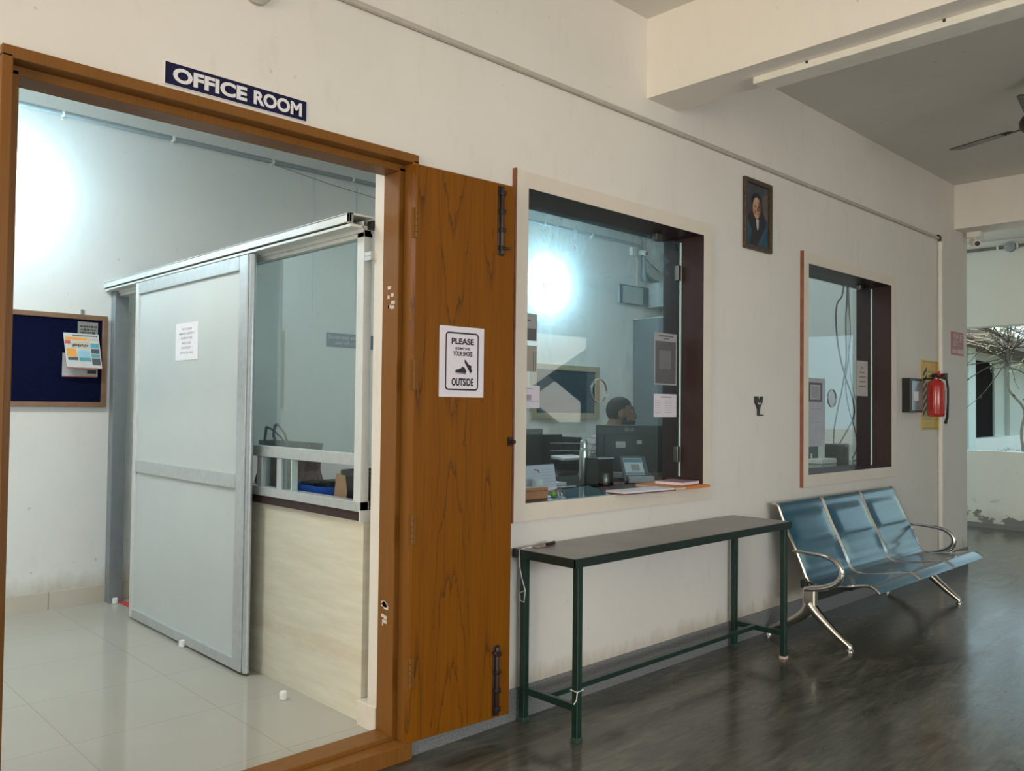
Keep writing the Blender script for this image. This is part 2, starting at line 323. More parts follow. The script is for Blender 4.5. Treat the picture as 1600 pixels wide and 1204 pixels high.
class MB:
    def __init__(s, fr=None): s.bm = bmesh.new(); s.fr = fr; s.mi = 0; s.ms = [None]
    def v(s, p): return s.bm.verts.new(s.fr @ Vector(p) if s.fr else Vector(p))
    def f(s, vs, smooth=False):
        try: f = s.bm.faces.new(vs)
        except ValueError: return None
        f.material_index = s.mi; f.smooth = smooth; return f
    def mat(s, m):
        if s.ms[0] is None: s.ms[0] = m; s.mi = 0
        elif m in s.ms: s.mi = s.ms.index(m)
        else: s.ms.append(m); s.mi = len(s.ms) - 1
        return s
    def box(s, x0, x1, y0, y1, z0, z1):
        c = [s.v((x, y, z)) for x in (x0, x1) for y in (y0, y1) for z in (z0, z1)]
        for q in ((0, 1, 3, 2), (4, 6, 7, 5), (0, 4, 5, 1), (2, 3, 7, 6), (0, 2, 6, 4), (1, 5, 7, 3)): s.f([c[i] for i in q])
        return s
    def prism(s, pts, n0, n1):
        a = [s.v((p[0], p[1], n0)) for p in pts]; b = [s.v((p[0], p[1], n1)) for p in pts]
        s.f(a[::-1]); s.f(b)
        for i in range(len(pts)):
            j = (i + 1) % len(pts); s.f([a[i], a[j], b[j], b[i]])
        return s
    def ring(s, outer, inner, n0, n1):
        k = len(outer)
        vs = [[s.v((p[0], p[1], n)) for p in pts] for pts in (outer, inner) for n in (n0, n1)]
        o0, o1, i0, i1 = vs
        for i in range(k):
            j = (i + 1) % k
            s.f([o1[i], o1[j], i1[j], i1[i]]); s.f([o0[j], o0[i], i0[i], i0[j]])
            s.f([o0[i], o0[j], o1[j], o1[i]]); s.f([i0[j], i0[i], i1[i], i1[j]])
        return s
    def tube(s, pts, r, seg=10, closed=False, flat=1.0):
        P = [Vector(p) for p in pts]; n = len(P); rings = []; up = None
        for i in range(n):
            if closed: t = P[(i + 1) % n] - P[i - 1]
            else: t = P[min(i + 1, n - 1)] - P[max(i - 1, 0)]
            t = t.normalized() if t.length > 1e-9 else Vector((0, 0, 1))
            if up is None: up = t.orthogonal().normalized()
            up = (up - t * up.dot(t)); up = up.normalized() if up.length > 1e-6 else t.orthogonal().normalized()
            sd = t.cross(up)
            rr = r[i] if isinstance(r, (list, tuple)) else r
            rings.append([s.v(P[i] + up * math.cos(2 * PI * k / seg) * rr * flat + sd * math.sin(2 * PI * k / seg) * rr) for k in range(seg)])
        for i in range(n if closed else n - 1):
            a, b = rings[i], rings[(i + 1) % n]
            for k in range(seg):
                s.f([a[k], a[(k + 1) % seg], b[(k + 1) % seg], b[k]], True)
        if not closed:
            s.f(rings[0][::-1]); s.f(rings[-1])
        return s
    def lathe(s, prof, c, axis='z', seg=24):
        rings = []
        for r, h in prof:
            ring = []
            for k in range(seg):
                a = 2 * PI * k / seg; u, w = r * math.cos(a), r * math.sin(a)
                p = {'z': (c[0] + u, c[1] + w, c[2] + h), 'y': (c[0] + u, c[1] + h, c[2] - w), 'x': (c[0] + h, c[1] + u, c[2] + w)}[axis]
                ring.append(s.v(p))
            rings.append(ring)
        for a, b in zip(rings, rings[1:]):
            for k in range(seg): s.f([a[k], a[(k + 1) % seg], b[(k + 1) % seg], b[k]], True)
        s.f(rings[0][::-1]); s.f(rings[-1]); return s
    def ball(s, c, r, seg=16, rings=10):
        r = r if isinstance(r, (list, tuple)) else (r, r, r)
        pr = []
        for i in range(rings + 1):
            t = PI * i / rings
            pr.append([s.v((c[0] + r[0] * math.sin(t) * math.cos(2 * PI * k / seg), c[1] + r[1] * math.sin(t) * math.sin(2 * PI * k / seg), c[2] - r[2] * math.cos(t))) for k in range(seg if 0 < i < rings else 1)])
        for i in range(rings):
            a, b = pr[i], pr[i + 1]
            for k in range(seg):
                j = (k + 1) % seg
                if i == 0: s.f([a[0], b[j], b[k]], True)
                elif i == rings - 1: s.f([a[k], a[j], b[0]], True)
                else: s.f([a[k], a[j], b[j], b[k]], True)
        return s
    def build(s, name, m=None, parent=None, bev=0.0, smooth=False, origin=None):
        bm = s.bm
        if m is not None and s.ms[0] is None: s.ms[0] = m
        bmesh.ops.recalc_face_normals(bm, faces=bm.faces[:])
        if bev:
            ed = [e for e in bm.edges if len(e.link_faces) == 2 and e.calc_face_angle(0) > 0.6]
            bmesh.ops.bevel(bm, geom=ed, offset=bev, segments=2, affect='EDGES', profile=0.5, clamp_overlap=True)
        if parent is not None: org = ROOT[parent]
        elif origin is not None: org = Vector(origin)
        else:
            xs = [v.co for v in bm.verts]
            org = Vector(((min(p.x for p in xs) + max(p.x for p in xs)) / 2, (min(p.y for p in xs) + max(p.y for p in xs)) / 2, min(p.z for p in xs)))
        bmesh.ops.translate(bm, vec=-org, verts=bm.verts)
        me = bpy.data.meshes.new(name); bm.to_mesh(me); bm.free()
        for q in s.ms:
            if q: me.materials.append(q)
        if smooth: me.shade_smooth()
        if smooth or any(p.use_smooth for p in me.polygons): me.set_sharp_from_angle(angle=math.radians(40))
        o = bpy.data.objects.new(name, me); COL.objects.link(o)
        if parent is not None: o.parent = parent
        else: o.location = org
        ROOT[o] = org
        return o

def tag(o, label=None, cat=None, group=None, kind=None):
    if label: o['label'] = label
    if cat: o['category'] = cat
    if group: o['group'] = group
    if kind: o['kind'] = kind
    return o
def thing(name, loc, label, cat, group=None, kind=None):
    o = bpy.data.objects.new(name, None); COL.objects.link(o); o.location = loc; o.empty_display_size = 0.1
    ROOT[o] = Vector(loc); return tag(o, label, cat, group, kind)
def struct(o, label, cat): return tag(o, label, cat, kind='structure')
def arc(c, r, a0, a1, n=8): return [(c[0] + r * math.cos(math.radians(a0 + (a1 - a0) * i / n)), c[1] + r * math.sin(math.radians(a0 + (a1 - a0) * i / n))) for i in range(n + 1)]
def rrect(u0, u1, v0, v1, r, n=5):
    return arc((u1 - r, v1 - r), r, 0, 90, n) + arc((u0 + r, v1 - r), r, 90, 180, n) + arc((u0 + r, v0 + r), r, 180, 270, n) + arc((u1 - r, v0 + r), r, 270, 360, n)
def circ(u, v, ru, rv=None, n=24): rv = ru if rv is None else rv; return [(u + ru * math.cos(2 * PI * k / n), v + rv * math.sin(2 * PI * k / n)) for k in range(n)]

def text_verts(body, bold=0.0):
    cu = bpy.data.curves.new('tmp_text', 'FONT'); cu.body = body; cu.size = 1.0; cu.offset = bold; cu.align_x = 'CENTER'; cu.resolution_u = 4
    o = bpy.data.objects.new('tmp_text', cu); COL.objects.link(o)
    bpy.context.view_layer.update()
    me = bpy.data.meshes.new_from_object(o.evaluated_get(bpy.context.evaluated_depsgraph_get()))
    vs = [v.co.copy() for v in me.vertices]; fs = [tuple(p.vertices) for p in me.polygons]
    bpy.data.objects.remove(o); bpy.data.curves.remove(cu); bpy.data.meshes.remove(me)
    return vs, fs
def write(mb, body, u, v, w, h, n, bold=0.0):
    """Lettering fitted into a w x h box centred at (u, v) of the builder's frame, lying n in front of it."""
    vs, fs = text_verts(body, bold)
    if not vs: return mb
    x0, x1 = min(p.x for p in vs), max(p.x for p in vs); y0, y1 = min(p.y for p in vs), max(p.y for p in vs)
    sx = w / max(x1 - x0, 1e-6); sy = h / max(y1 - y0, 1e-6)
    q = [mb.v((u + (p.x - (x0 + x1) / 2) * sx, v + (p.y - (y0 + y1) / 2) * sy, n)) for p in vs]
    for f in fs: mb.f([q[i] for i in f])
    return mb
def letters(name, fr, lines, mat, parent, n):
    mb = MB(fr)
    for body, u, v, w, h, bold in lines: write(mb, body, u, v, w, h, n, bold)
    return mb.build(name, mat, parent)

# ================================================================== THE SETTING
O0 = (0, 0, 0)
CZ = 3.245
b = MB().box(-4, 10.5, -6.25, 0.0, -0.12, 0).box(7.99, 10.5, 0, 5, -0.12, 0)
struct(b.build('floor', M_floor, origin=O0), 'polished dark grey-green stone floor of the corridor', 'floor')
b = MB().box(-2.0, 7.99, 0.0, 3.03, -0.12, 0.06)
struct(b.build('floor_office', M_tile, origin=O0), 'glossy cream tiled floor inside the office', 'floor')
b = MB().box(-11, 10.7, -6.25, 5, CZ, CZ + 0.15)  # runs on past the entrance as an added porch roof that blocks the sun
struct(b.build('ceiling', M_ceil, origin=O0), 'plain off-white ceiling slab over corridor and office', 'ceiling')
# front wall of the office with the door opening and two window openings
b = MB()
for x0, x1, z0, z1 in ((-4, 0.545, 0, CZ), (0.545, 1.921, 2.243, CZ), (1.921, 2.47, 0, CZ), (2.47, 3.85, 0, 0.868), (2.47, 3.85, 2.262, CZ),
                       (3.85, 4.97, 0, CZ), (4.97, 6.315, 0, 0.868), (4.97, 6.315, 2.262, CZ), (6.315, 7.99, 0, CZ)):
    b.box(x0, x1, 0, 0.22, z0, z1)
b.box(1.892, 1.921, 0.135, 0.22, 0, 2.243)
wall_front = struct(b.build('wall_front', M_wall, origin=O0), 'long beige plastered wall with the office door and two windows', 'wall')
b = MB().box(-2.0, 8.15, 3.03, 3.2, 0, CZ)
struct(b.build('wall_back', M_wall_in, origin=O0), 'pale back wall of the office behind the partition', 'wall')
b = MB().box(-2.15, -2.0, 0.0, 3.2, 0, CZ)
struct(b.build('wall_lobby', M_wall_in, origin=O0), 'pale side wall of the office lobby', 'wall')
b = MB().box(7.84, 7.99, 0.22, 3.03, 0, CZ)
struct(b.build('wall_end', M_wall_in, origin=O0), 'pale end wall of the office seen through the small window', 'wall')
# far wall across the end of the corridor, open to the garden between sill and lintel
b = MB().box(10.5, 10.72, -6.1, 5, 0, 0.865).box(10.5, 10.72, -6.1, 5, 2.285, CZ).box(10.5, 10.72, -6.1, -2.6, 0.865, 2.285).box(10.5, 10.72, 2.2, 5, 0.865, 2.285)
struct(b.build('wall_far', M_wall_far, origin=O0), 'pale wall closing the corridor with a wide opening to the garden', 'wall')
b = MB().box(10.492, 10.5, -6.1, 5, 0, 0.055)
struct(b.build('baseboard_far', M_granite, origin=O0), 'grey stone skirting under the garden opening', 'baseboard')
# the open side across the corridor and the entrance end, both behind the camera
b = MB().box(-4, 10.5, -6.25, -6.1, 0, 0.9).box(-4, 10.5, -6.25, -6.1, 2.85, CZ)
for x0, x1 in ((-4, -2.6), (3.8, 6.6), (10.42, 10.5)): b.box(x0, x1, -6.25, -6.1, 0.9, 2.85)
struct(b.build('wall_opposite', M_wall, origin=O0), 'beige parapet wall of the open side across the corridor', 'wall')
b = MB().box(-4.15, -4, -6.25, -5.4, 0, CZ).box(-4.15, -4, -0.6, 3.2, 0, CZ).box(-4.15, -4, -5.4, -0.6, 2.95, CZ)
struct(b.build('wall_entrance', M_wall, origin=O0), 'beige wall around the wide entrance to the corridor', 'wall')
# ceiling beams
b = MB().box(3.352, 3.608, -6.1, 0.0, 2.845, CZ)
struct(b.build('trim_1', M_beam, origin=O0), 'deep plastered ceiling beam carrying the white cable trunking', 'beam')
b = MB().box(7.69, 7.99, -6.1, 0.0, 2.866, CZ)
struct(b.build('trim_2', M_beam, origin=O0), 'plastered ceiling beam at the corner column beyond the bench', 'beam')
# granite skirting in the corridor
b = MB().box(-4, 0.545, -0.008, 0, 0, 0.13).box(1.921, 7.99, -0.008, 0, 0, 0.13)
struct(b.build('baseboard_front', M_granite, origin=O0), 'grey granite skirting along the foot of the beige wall', 'baseboard')
def cream_tile():
    return tile_mat('cream_skirting_tile', (0.62, 0.56, 0.47), 0.62, 1.525, 99, (0.35, 0.31, 0.25), 0.2, 0.006)
M_skirt = cream_tile()
b = MB().box(-2.0, 7.84, 3.02, 3.03, 0.06, 0.165)
struct(b.build('baseboard_back', M_skirt, origin=O0), 'cream tile skirting along the office back wall', 'baseboard')
b = MB().box(1.868, 1.921, 0.137, 0.258, 0.06, 0.155)
b.build('baseboard_stub', plain('pale_tile', (0.74, 0.68, 0.60), 0.3), origin=O0, bev=0.002)
struct(bpy.data.objects['baseboard_stub'], 'short pale skirting tile beside the door jamb', 'baseboard')

# ------------------------------------------------------------------ door: frame, threshold and the open leaf
door = struct(thing('door_1', (1.2, 0, 0), None, None), 'brown wooden office doorway with one narrow leaf folded open against the wall', 'door')
b = MB()
for x0, x1, x2 in ((1.921, 1.872, 1.896), (0.545, 0.600, 0.572)):      # jambs with a rebate toward the corridor
    b.box(min(x0, x1), max(x0, x1), 0.035, 0.134, 0.0, 2.20)
    b.box(min(x0, x2), max(x0, x2), -0.022, 0.035, 0.0, 2.22)
b.box(0.545, 1.921, 0.035, 0.134, 2.185, 2.243).box(0.545, 1.921, -0.022, 0.035, 2.21, 2.243)
df = b.build('door_frame', M_frame, door, bev=0.003)
b = MB().box(0.600, 1.872, 0.035, 0.134, 0.0, 0.078).box(0.572, 1.921, -0.030, 0.035, 0.0, 0.062)
b.build('threshold', M_frame, door, bev=0.003)
b = MB()
random.seed(3)
for cx, cz, n_, r_ in ((1.874, 1.715, 7, 0.016), (1.874, 0.515, 9, 0.02)):
    for k in range(n_):
        y = 0.055 + random.random() * 0.05; z = cz + (random.random() - 0.5) * 0.09
        b.box(1.8712, 1.8722, y - random.random() * r_, y + random.random() * r_, z - 0.006, z + 0.007)
b.build('paint_marks', plain('old_white_paint', (0.62, 0.56, 0.50), 0.7), door)
# the leaf
ang = math.atan2(-0.030, 0.48)
LF = frame((1.882, -0.034, 0), (math.cos(ang), math.sin(ang), 0), (0, 0, 1))
def lf(u, z, n=0.0): return LF @ Vector((u, z, n))
leaf = MB(LF).box(0.0, 0.478, 0.076, 2.196, -0.006, 0.026).build('door_leaf', M_teak, door, bev=0.0025)
for i, z in enumerate((1.975, 1.415, 0.85, 0.33)):
    b = MB(LF)
    b.box(-0.022, 0.016, z - 0.055, z + 0.055, 0.0255, 0.029)
    for k in range(5): b.tube([lf2 for lf2 in ((-0.002, z - 0.055 + 0.022 * k + 0.001, 0.031), (-0.002, z - 0.034 + 0.022 * k, 0.031))], 0.0055, 8)
    b.build('hinge', M_frame, leaf)
for z0, z1, zk in ((1.905, 2.185, 1.93), (0.085, 0.36, 0.335)):
    b = MB(LF).box(0.388, 0.422, z0, z1, 0.0262, 0.030)
    b.tube([(0.405, z0 + 0.004, 0.036), (0.405, z1 - 0.004, 0.036)], 0.0085, 12)
    s_ = 1 if zk > 1 else -1
    for k in range(4): b.box(0.392, 0.418, z0 + 0.02 + k * (z1 - z0 - 0.06) / 3, z0 + 0.038 + k * (z1 - z0 - 0.06) / 3, 0.030, 0.046)
    b.tube([(0.405, zk, 0.04), (0.405 + s_ * 0.026, zk + 0.004, 0.055)], 0.0055, 8)
    b.build('tower_bolt', M_bolt, leaf, bev=0.0012)
b = MB(LF).box(0.452, 0.478, 1.145, 1.18, 0.0262, 0.033).tube([(0.465, 1.162, 0.033), (0.465, 1.162, 0.055)], 0.009, 10)
b.build('lock_bolt', M_bolt, leaf)

# ------------------------------------------------------------------ two windows in deep brown linings
def window(num, OL, OR, IL, IR, clips, hole, label, glass_m, top_gap, hinges):
    OT, OB, IT, IB = 2.300, 0.823, 2.231, 0.896
    w = struct(thing('window_%d' % num, ((OL + OR) / 2, 0, OB), None, None), label, 'window')
    b = MB(); y0, y1 = -0.020, 0.0
    b.box(OL, IL, y0, y1, OB, OT).box(IR, OR, y0, y1, OB, OT).box(IL, IR, y0, y1, OB, IB).box(IL, IR, y0, y1, IT, OT)
    b.build('window_frame', M_arch, w)
    b = MB().box(OL - 0.008, OL, y0 - 0.001, y1, OB - 0.004, OT + 0.004)
    tag(b.build('edge_band', M_redwood, w), 'red-brown exposed edge strip')
    b = MB().box(IR - 0.0015, IR + 0.012, y0 + 0.001, 0.243, IB, IT).box(IL - 0.012, IL + 0.0015, y0 + 0.001, 0.243, IB, IT)
    b.box(IL - 0.012, IR + 0.012, y0 + 0.0012, 0.243, IT - 0.0015, IT + 0.012).box(IL - 0.012, IR + 0.012, y0 + 0.0012, 0.26, IB - 0.022, IB + 0.001)
    b.build('lining', M_brown, w)
    b = MB(F_front(0, 0, 0.126))
    u0, u1, v0, v1 = IL + 0.004, IR - 0.008, IB + (0.04 if num == 1 else 0.004), IT - top_gap
    hu, hv, hr = hole
    k = 24; o = []
    for i in range(k):
        a = 2 * PI * i / k; ca, sa = math.cos(a), math.sin(a)
        t = min(((u1 - hu) if ca > 0 else (u0 - hu)) / ca if abs(ca) > 1e-6 else 9e9, ((v1 - hv) if sa > 0 else (v0 - hv)) / sa if abs(sa) > 1e-6 else 9e9)
        o.append([hu + ca * t, hv + sa * t, a])
    for cu, cv in ((u0, v0), (u1, v0), (u1, v1), (u0, v1)):          # pull the nearest outline point onto each corner
        j = min(range(k), key=lambda q: (o[q][0] - cu) ** 2 + (o[q][1] - cv) ** 2); o[j][0], o[j][1] = cu, cv
    inner = [(hu + hr * math.cos(q[2]), hv + hr * math.sin(q[2])) for q in o]
    outer = [(q[0], q[1]) for q in o]
    # one thin sheet (front face only) so that light crosses a single surface
    a_ = [b.v((p[0], p[1], 0)) for p in outer]; c_ = [b.v((p[0], p[1], 0)) for p in inner]
    for i in range(k):
        j = (i + 1) % k; b.f([a_[i], a_[j], c_[j], c_[i]])
    g = b.build('glass_pane', glass_m, w)
    b = MB(F_front(0, 0, 0.126)); b.box(u1, u1 + 0.005, v0, v1, -0.005, 0.005)
    b.build('glass_edge', M_gedge, g)
    b = MB(F_front(0, 0, 0.126)); b.ring(circ(hu, hv, hr + 0.004), circ(hu, hv, hr), -0.006, 0.005)
    b.build('hole_rim', plain('steel_hole_rim', (0.30, 0.36, 0.37), 0.25, 0.6), g)
    for cu, cv, cw, ch in clips:
        MB(F_front(cu, cv, 0.126)).box(-cw, cw, -ch, ch, -0.014, 0.014).build('glass_clip', plain('dull_chrome_clip', (0.16, 0.155, 0.14), 0.3, 0.8), w, bev=0.003)
    return w
window(1, 2.437, 3.911, 2.507, 3.837, [(2.60, 2.205, 0.028, 0.022), (3.62, 2.207, 0.026, 0.02), (3.805, 2.04, 0.012, 0.042), (3.805, 1.058, 0.012, 0.042)],
       (3.152, 1.385, 0.056), 'large dusty office window with a round talk hole and papers on its glass', M_glass1, 0.022, True)
window(2, 4.952, 6.40, 5.02, 6.312, [(6.10, 2.207, 0.02, 0.018)],
       (5.655, 1.388, 0.06), 'smaller-looking far office window above the bench with loose cables behind', M_glass2, 0.012, False)

# ------------------------------------------------------------------ conduits, pipe, trunking on the corridor side
b = MB().tube([(-4, -0.012, 2.727), (7.28, -0.012, 2.73)], 0.012, 8)
tag(b.build('wall_conduit', M_conduit_b), 'thin beige conduit line running high along the whole beige wall', 'conduit')
pp = thing('wall_pipe', (7.295, -0.016, 0.13), 'white vertical pipe on the wall behind the fire extinguisher', 'pipe')
MB().tube([(7.295, -0.02, 0.13), (7.295, -0.02, 2.70)], 0.02, 12).build('pipe', M_pvc_w, pp)
MB().tube([(7.295, -0.02, 2.70), (7.29, -0.02, 2.74), (7.26, -0.014, 2.745)], 0.012, 8).build('pipe_elbow', M_bolt, pp)
tr = thing('cable_trunking', (3.53, -0.5, 2.80), 'long white cable trunking fixed under the near ceiling beam', 'trunking')
MB().box(3.475, 3.60, -4.6, -0.515, 2.812, 2.845).build('channel', M_pvc_w, tr, bev=0.004)
for y in (-0.78, -1.35, -2.0): MB().ball((3.476, y, 2.838), 0.007, 8, 6).build('screw', M_bolt, tr)
wb = thing('wall_bell', (1.27, 0, 2.60), 'small beige dome fitting high on the wall above the office sign', 'bell')
MB().lathe([(0.05, 0.0), (0.05, -0.018), (0.036, -0.032), (0.012, -0.038)], (1.262, 0, 2.645), 'y', 20).build('dome', M_conduit_b, wb)
MB().ball((1.26, -0.03, 2.612), 0.008, 8, 6).build('knob', M_bolt, wb)

# ================================================================== SIGNS AND PICTURES ON THE CORRIDOR WALL
sg = thing('office_sign', (1.213, -0.006, 2.258), 'navy sign board reading OFFICE ROOM in white capitals above the doorway', 'sign')
MB(F_front(0, 0)).box(0.974, 1.452, 2.2585, 2.327, 0.0, 0.005).build('sign_board', M_signw, sg, bev=0.0008)
MB(F_front(0, 0)).box(0.9755, 1.4505, 2.2605, 2.3265, 0.0051, 0.0058).build('sign_face', M_navy, sg)
letters('lettering', F_front(0, 0), [('OFFICE', 1.1175, 2.2935, 0.238, 0.046, 0.042), ('ROOM', 1.3465, 2.2935, 0.174, 0.046, 0.042)], M_signw, sg, 0.0064)

pt = thing('portrait_painting', (4.407, -0.02, 2.225), 'small dark framed portrait of a man in a black cap and blue robe', 'painting')
FP = F_front(4.407, 2.432)
b = MB(FP); o_ = [(-0.153, -0.205), (0.153, -0.205), (0.153, 0.205), (-0.153, 0.205)]; i_ = [(-0.128, -0.178), (0.128, -0.178), (0.128, 0.178), (-0.128, 0.178)]
b.ring(o_, i_, 0.0, 0.022)
b.build('picture_frame', plain('dark_carved_frame', (0.075, 0.05, 0.03), 0.45, 0.1, 0.5, 70), pt, bev=0.003)
b = MB(FP)
P_bg = plain('painted_slate', (0.055, 0.058, 0.075), 0.5, 0, 0.35, 6); P_bg2 = plain('painted_brown_grey', (0.12, 0.095, 0.09), 0.5, 0, 0.25, 6)
P_robe = plain('painted_blue_robe', (0.022, 0.085, 0.14), 0.5, 0, 0.4, 9); P_dk = plain('painted_black_stole', (0.018, 0.017, 0.022), 0.5); P_face = plain('painted_face', (0.58, 0.34, 0.22), 0.5, 0, 0.15, 16); P_ch = plain('painted_red_cheek', (0.46, 0.14, 0.08), 0.5)
P_sh = plain('painted_shadow_brown', (0.20, 0.10, 0.065), 0.5); P_wh = plain('painted_linen', (0.55, 0.55, 0.58), 0.5)
b.mat(P_bg).box(-0.129, 0.129, -0.179, 0.179, 0.001, 0.006)
def blob(m, pts, n): b.mat(m).prism(pts, n - 0.0006, n)
blob(P_bg2, [(0.03, -0.05), (0.125, -0.08), (0.125, 0.15), (0.06, 0.12)], 0.0068)
blob(P_robe, [(-0.125, -0.175), (0.125, -0.175), (0.118, -0.02), (0.07, 0.01), (-0.06, 0.01), (-0.12, -0.03)], 0.0074)
blob(P_dk, [(-0.075, -0.175), (0.0, -0.175), (0.09, -0.06), (0.1, -0.02), (0.055, 0.045), (0.0, -0.03), (-0.06, 0.02), (-0.11, -0.02), (-0.06, -0.09)], 0.0080)
blob(P_dk, circ(-0.004, 0.085, 0.058, 0.048), 0.0080); blob(P_dk, [(0.02, 0.08), (0.055, 0.08), (0.062, 0.02), (0.035, -0.01)], 0.0082)
blob(P_face, circ(-0.008, 0.045, 0.044, 0.062), 0.0088)
blob(P_sh, [(0.012, 0.09), (0.034, 0.07), (0.034, 0.02), (0.016, -0.01), (0.006, 0.03)], 0.0094)
blob(P_ch, circ(-0.026, 0.018, 0.012, 0.014), 0.0096); blob(P_ch, circ(0.016, 0.018, 0.009, 0.013), 0.0100)
blob(P_dk, circ(-0.024, 0.052, 0.010, 0.0045, 12), 0.0102); blob(P_dk, circ(0.014, 0.052, 0.010, 0.0045, 12), 0.0102)
blob(P_sh, [(-0.008, 0.05), (0.0, 0.05), (0.002, 0.022), (-0.01, 0.022)], 0.0104); blob(P_ch, circ(-0.004, 0.008, 0.013, 0.0035, 12), 0.0104)
blob(P_wh, [(-0.018, -0.02), (0.014, -0.02), (0.01, -0.075), (0.0, -0.085), (-0.008, -0.07)], 0.0100)
b.build('canvas', None, pt)

hk = thing('wall_bracket', (4.425, 0, 1.268), 'small black forked bracket screwed to bare wall between the two windows', 'bracket')
FH = F_front(4.428, 1.268)
b = MB(FH)
op = [(-0.006, 0.0), (0.012, 0.0), (0.012, 0.035), (0.022, 0.055), (0.042, 0.078), (0.048, 0.112), (0.030, 0.112), (0.024, 0.095), (0.002, 0.095), (-0.004, 0.112), (-0.038, 0.112), (-0.038, 0.078), (-0.018, 0.055), (-0.006, 0.035)]
b.prism(op, 0.0, 0.012); b.box(0.004, 0.022, 0.0, 0.006, 0.012, 0.03)
b.build('bracket_plate', M_black, hk, bev=0.0015)
MB(FH).box(-0.014, 0.016, 0.066, 0.074, 0.0122, 0.0135).build('bracket_slot', M_arch, hk)

# ---- notice taped to the leaf
nl = thing('door_notice', lf(0.2, 1.335, 0.03), 'white PLEASE REMOVE YOUR SHOES OUTSIDE sheet taped to the open door leaf', 'notice')
U0, Z0 = 0.1125, 1.337; NW, NH = 0.2135, 0.270
NF = LF @ Matrix.Translation((U0, Z0, 0))
MB(NF).box(0, NW, 0, NH, 0.0262, 0.0272).build('sheet', M_paper_l, nl)
b = MB(NF); b.ring(rrect(0.028, NW - 0.027, 0.026, NH - 0.022, 0.014), rrect(0.033, NW - 0.032, 0.032, NH - 0.028, 0.010), 0.0273, 0.0278)
b.build('border', M_ink, nl)
cx_ = NW / 2 + 0.003
letters('lettering', NF, [('PLEASE', cx_, 0.2135, 0.108, 0.024, 0.04), ('REMOVE', cx_, 0.186, 0.070, 0.011, 0.02), ('YOUR SHOES', cx_, 0.1665, 0.092, 0.0185, 0.03), ('OUTSIDE', cx_, 0.058, 0.104, 0.030, 0.035)], M_ink, nl, 0.0279)
b = MB(NF)
b.prism([(0.074, 0.096), (0.124, 0.091), (0.128, 0.100), (0.120, 0.113), (0.108, 0.118), (0.104, 0.112), (0.094, 0.108), (0.078, 0.104)], 0.0273, 0.0278)
b.prism([(0.075, 0.0925), (0.126, 0.0875), (0.127, 0.0895), (0.076, 0.0945)], 0.0273, 0.0278)
b.prism([(0.118, 0.143), (0.123, 0.144), (0.140, 0.125), (0.152, 0.122), (0.152, 0.109), (0.157, 0.102), (0.148, 0.092), (0.134, 0.112), (0.120, 0.132)], 0.0273, 0.0278)
b.build('shoe_drawing', M_ink, nl)

# ---- fire corner
fb = thing('extinguisher_board', (7.13, 0, 1.155), 'yellow board with black diagonal hazard stripes hung behind the fire extinguisher', 'sign')
FB = F_front(6.935, 1.158)
MB(FB).box(0, 0.385, 0, 0.555, 0.0, 0.006).build('board', M_yellow, fb)
b = MB(FB)
for k in range(6):
    z = 0.105 + k * 0.062
    b.prism([(0.022, z), (0.105, z + 0.062), (0.105, z + 0.092), (0.022, z + 0.030)], 0.0062, 0.0068)
b.build('stripes', M_ink, fb)
MB(FB).box(0.02, 0.365, 0.47, 0.535, 0.0062, 0.0066).build('amber_band', plain('amber_band', (0.72, 0.36, 0.03), 0.5), fb)
b = MB(FB).box(0.01, 0.375, 0.540, 0.544, 0.0062, 0.0068).box(0.01, 0.375, 0.012, 0.016, 0.0062, 0.0068).box(0.03, 0.36, 0.462, 0.467, 0.0062, 0.0068).box(0.03, 0.36, 0.082, 0.086, 0.0062, 0.0068)
for k in range(4): b.box(0.13, 0.20, 0.40 - k * 0.022, 0.409 - k * 0.022, 0.0062, 0.0068)
b.build('printed_lines', plain('olive_print', (0.16, 0.14, 0.03), 0.6), fb)

ex = thing('fire_extinguisher', (6.955, -0.105, 1.262), 'red fire extinguisher hanging on the wall in front of the yellow striped board', 'fire extinguisher')
XC = (6.955, -0.105, 1.262)
MB().lathe([(0.02, 0.0), (0.052, 0.002), (0.062, 0.015), (0.065, 0.03), (0.065, 0.235), (0.06, 0.262), (0.042, 0.285), (0.022, 0.295), (0.022, 0.305)], XC, 'z', 32).build('cylinder', M_red, ex)
b = MB()
lab = []
for zz in (0.05, 0.21):
    lab.append([b.v((XC[0] + 0.0662 * math.cos(math.radians(a)), XC[1] + 0.0662 * math.sin(math.radians(a)), XC[2] + zz)) for a in range(-78, 20, 8)])
for k in range(len(lab[0]) - 1): b.f([lab[0][k], lab[0][k + 1], lab[1][k + 1], lab[1][k]], True)
b.build('printed_label', plain('extinguisher_label', (0.26, 0.16, 0.15), 0.4, 0, 0.4, 60), ex)
b = MB().tube([(XC[0], XC[1], XC[2] + 0.30), (XC[0], XC[1], XC[2] + 0.325)], 0.018, 12)
b.box(XC[0] - 0.012, XC[0] + 0.012, XC[1] - 0.07, XC[1] + 0.05, XC[2] + 0.315, XC[2] + 0.327).box(XC[0] - 0.012, XC[0] + 0.012, XC[1] - 0.085, XC[1] + 0.03, XC[2] + 0.340, XC[2] + 0.30)
b.build('valve_handle', M_black, ex, bev=0.002)
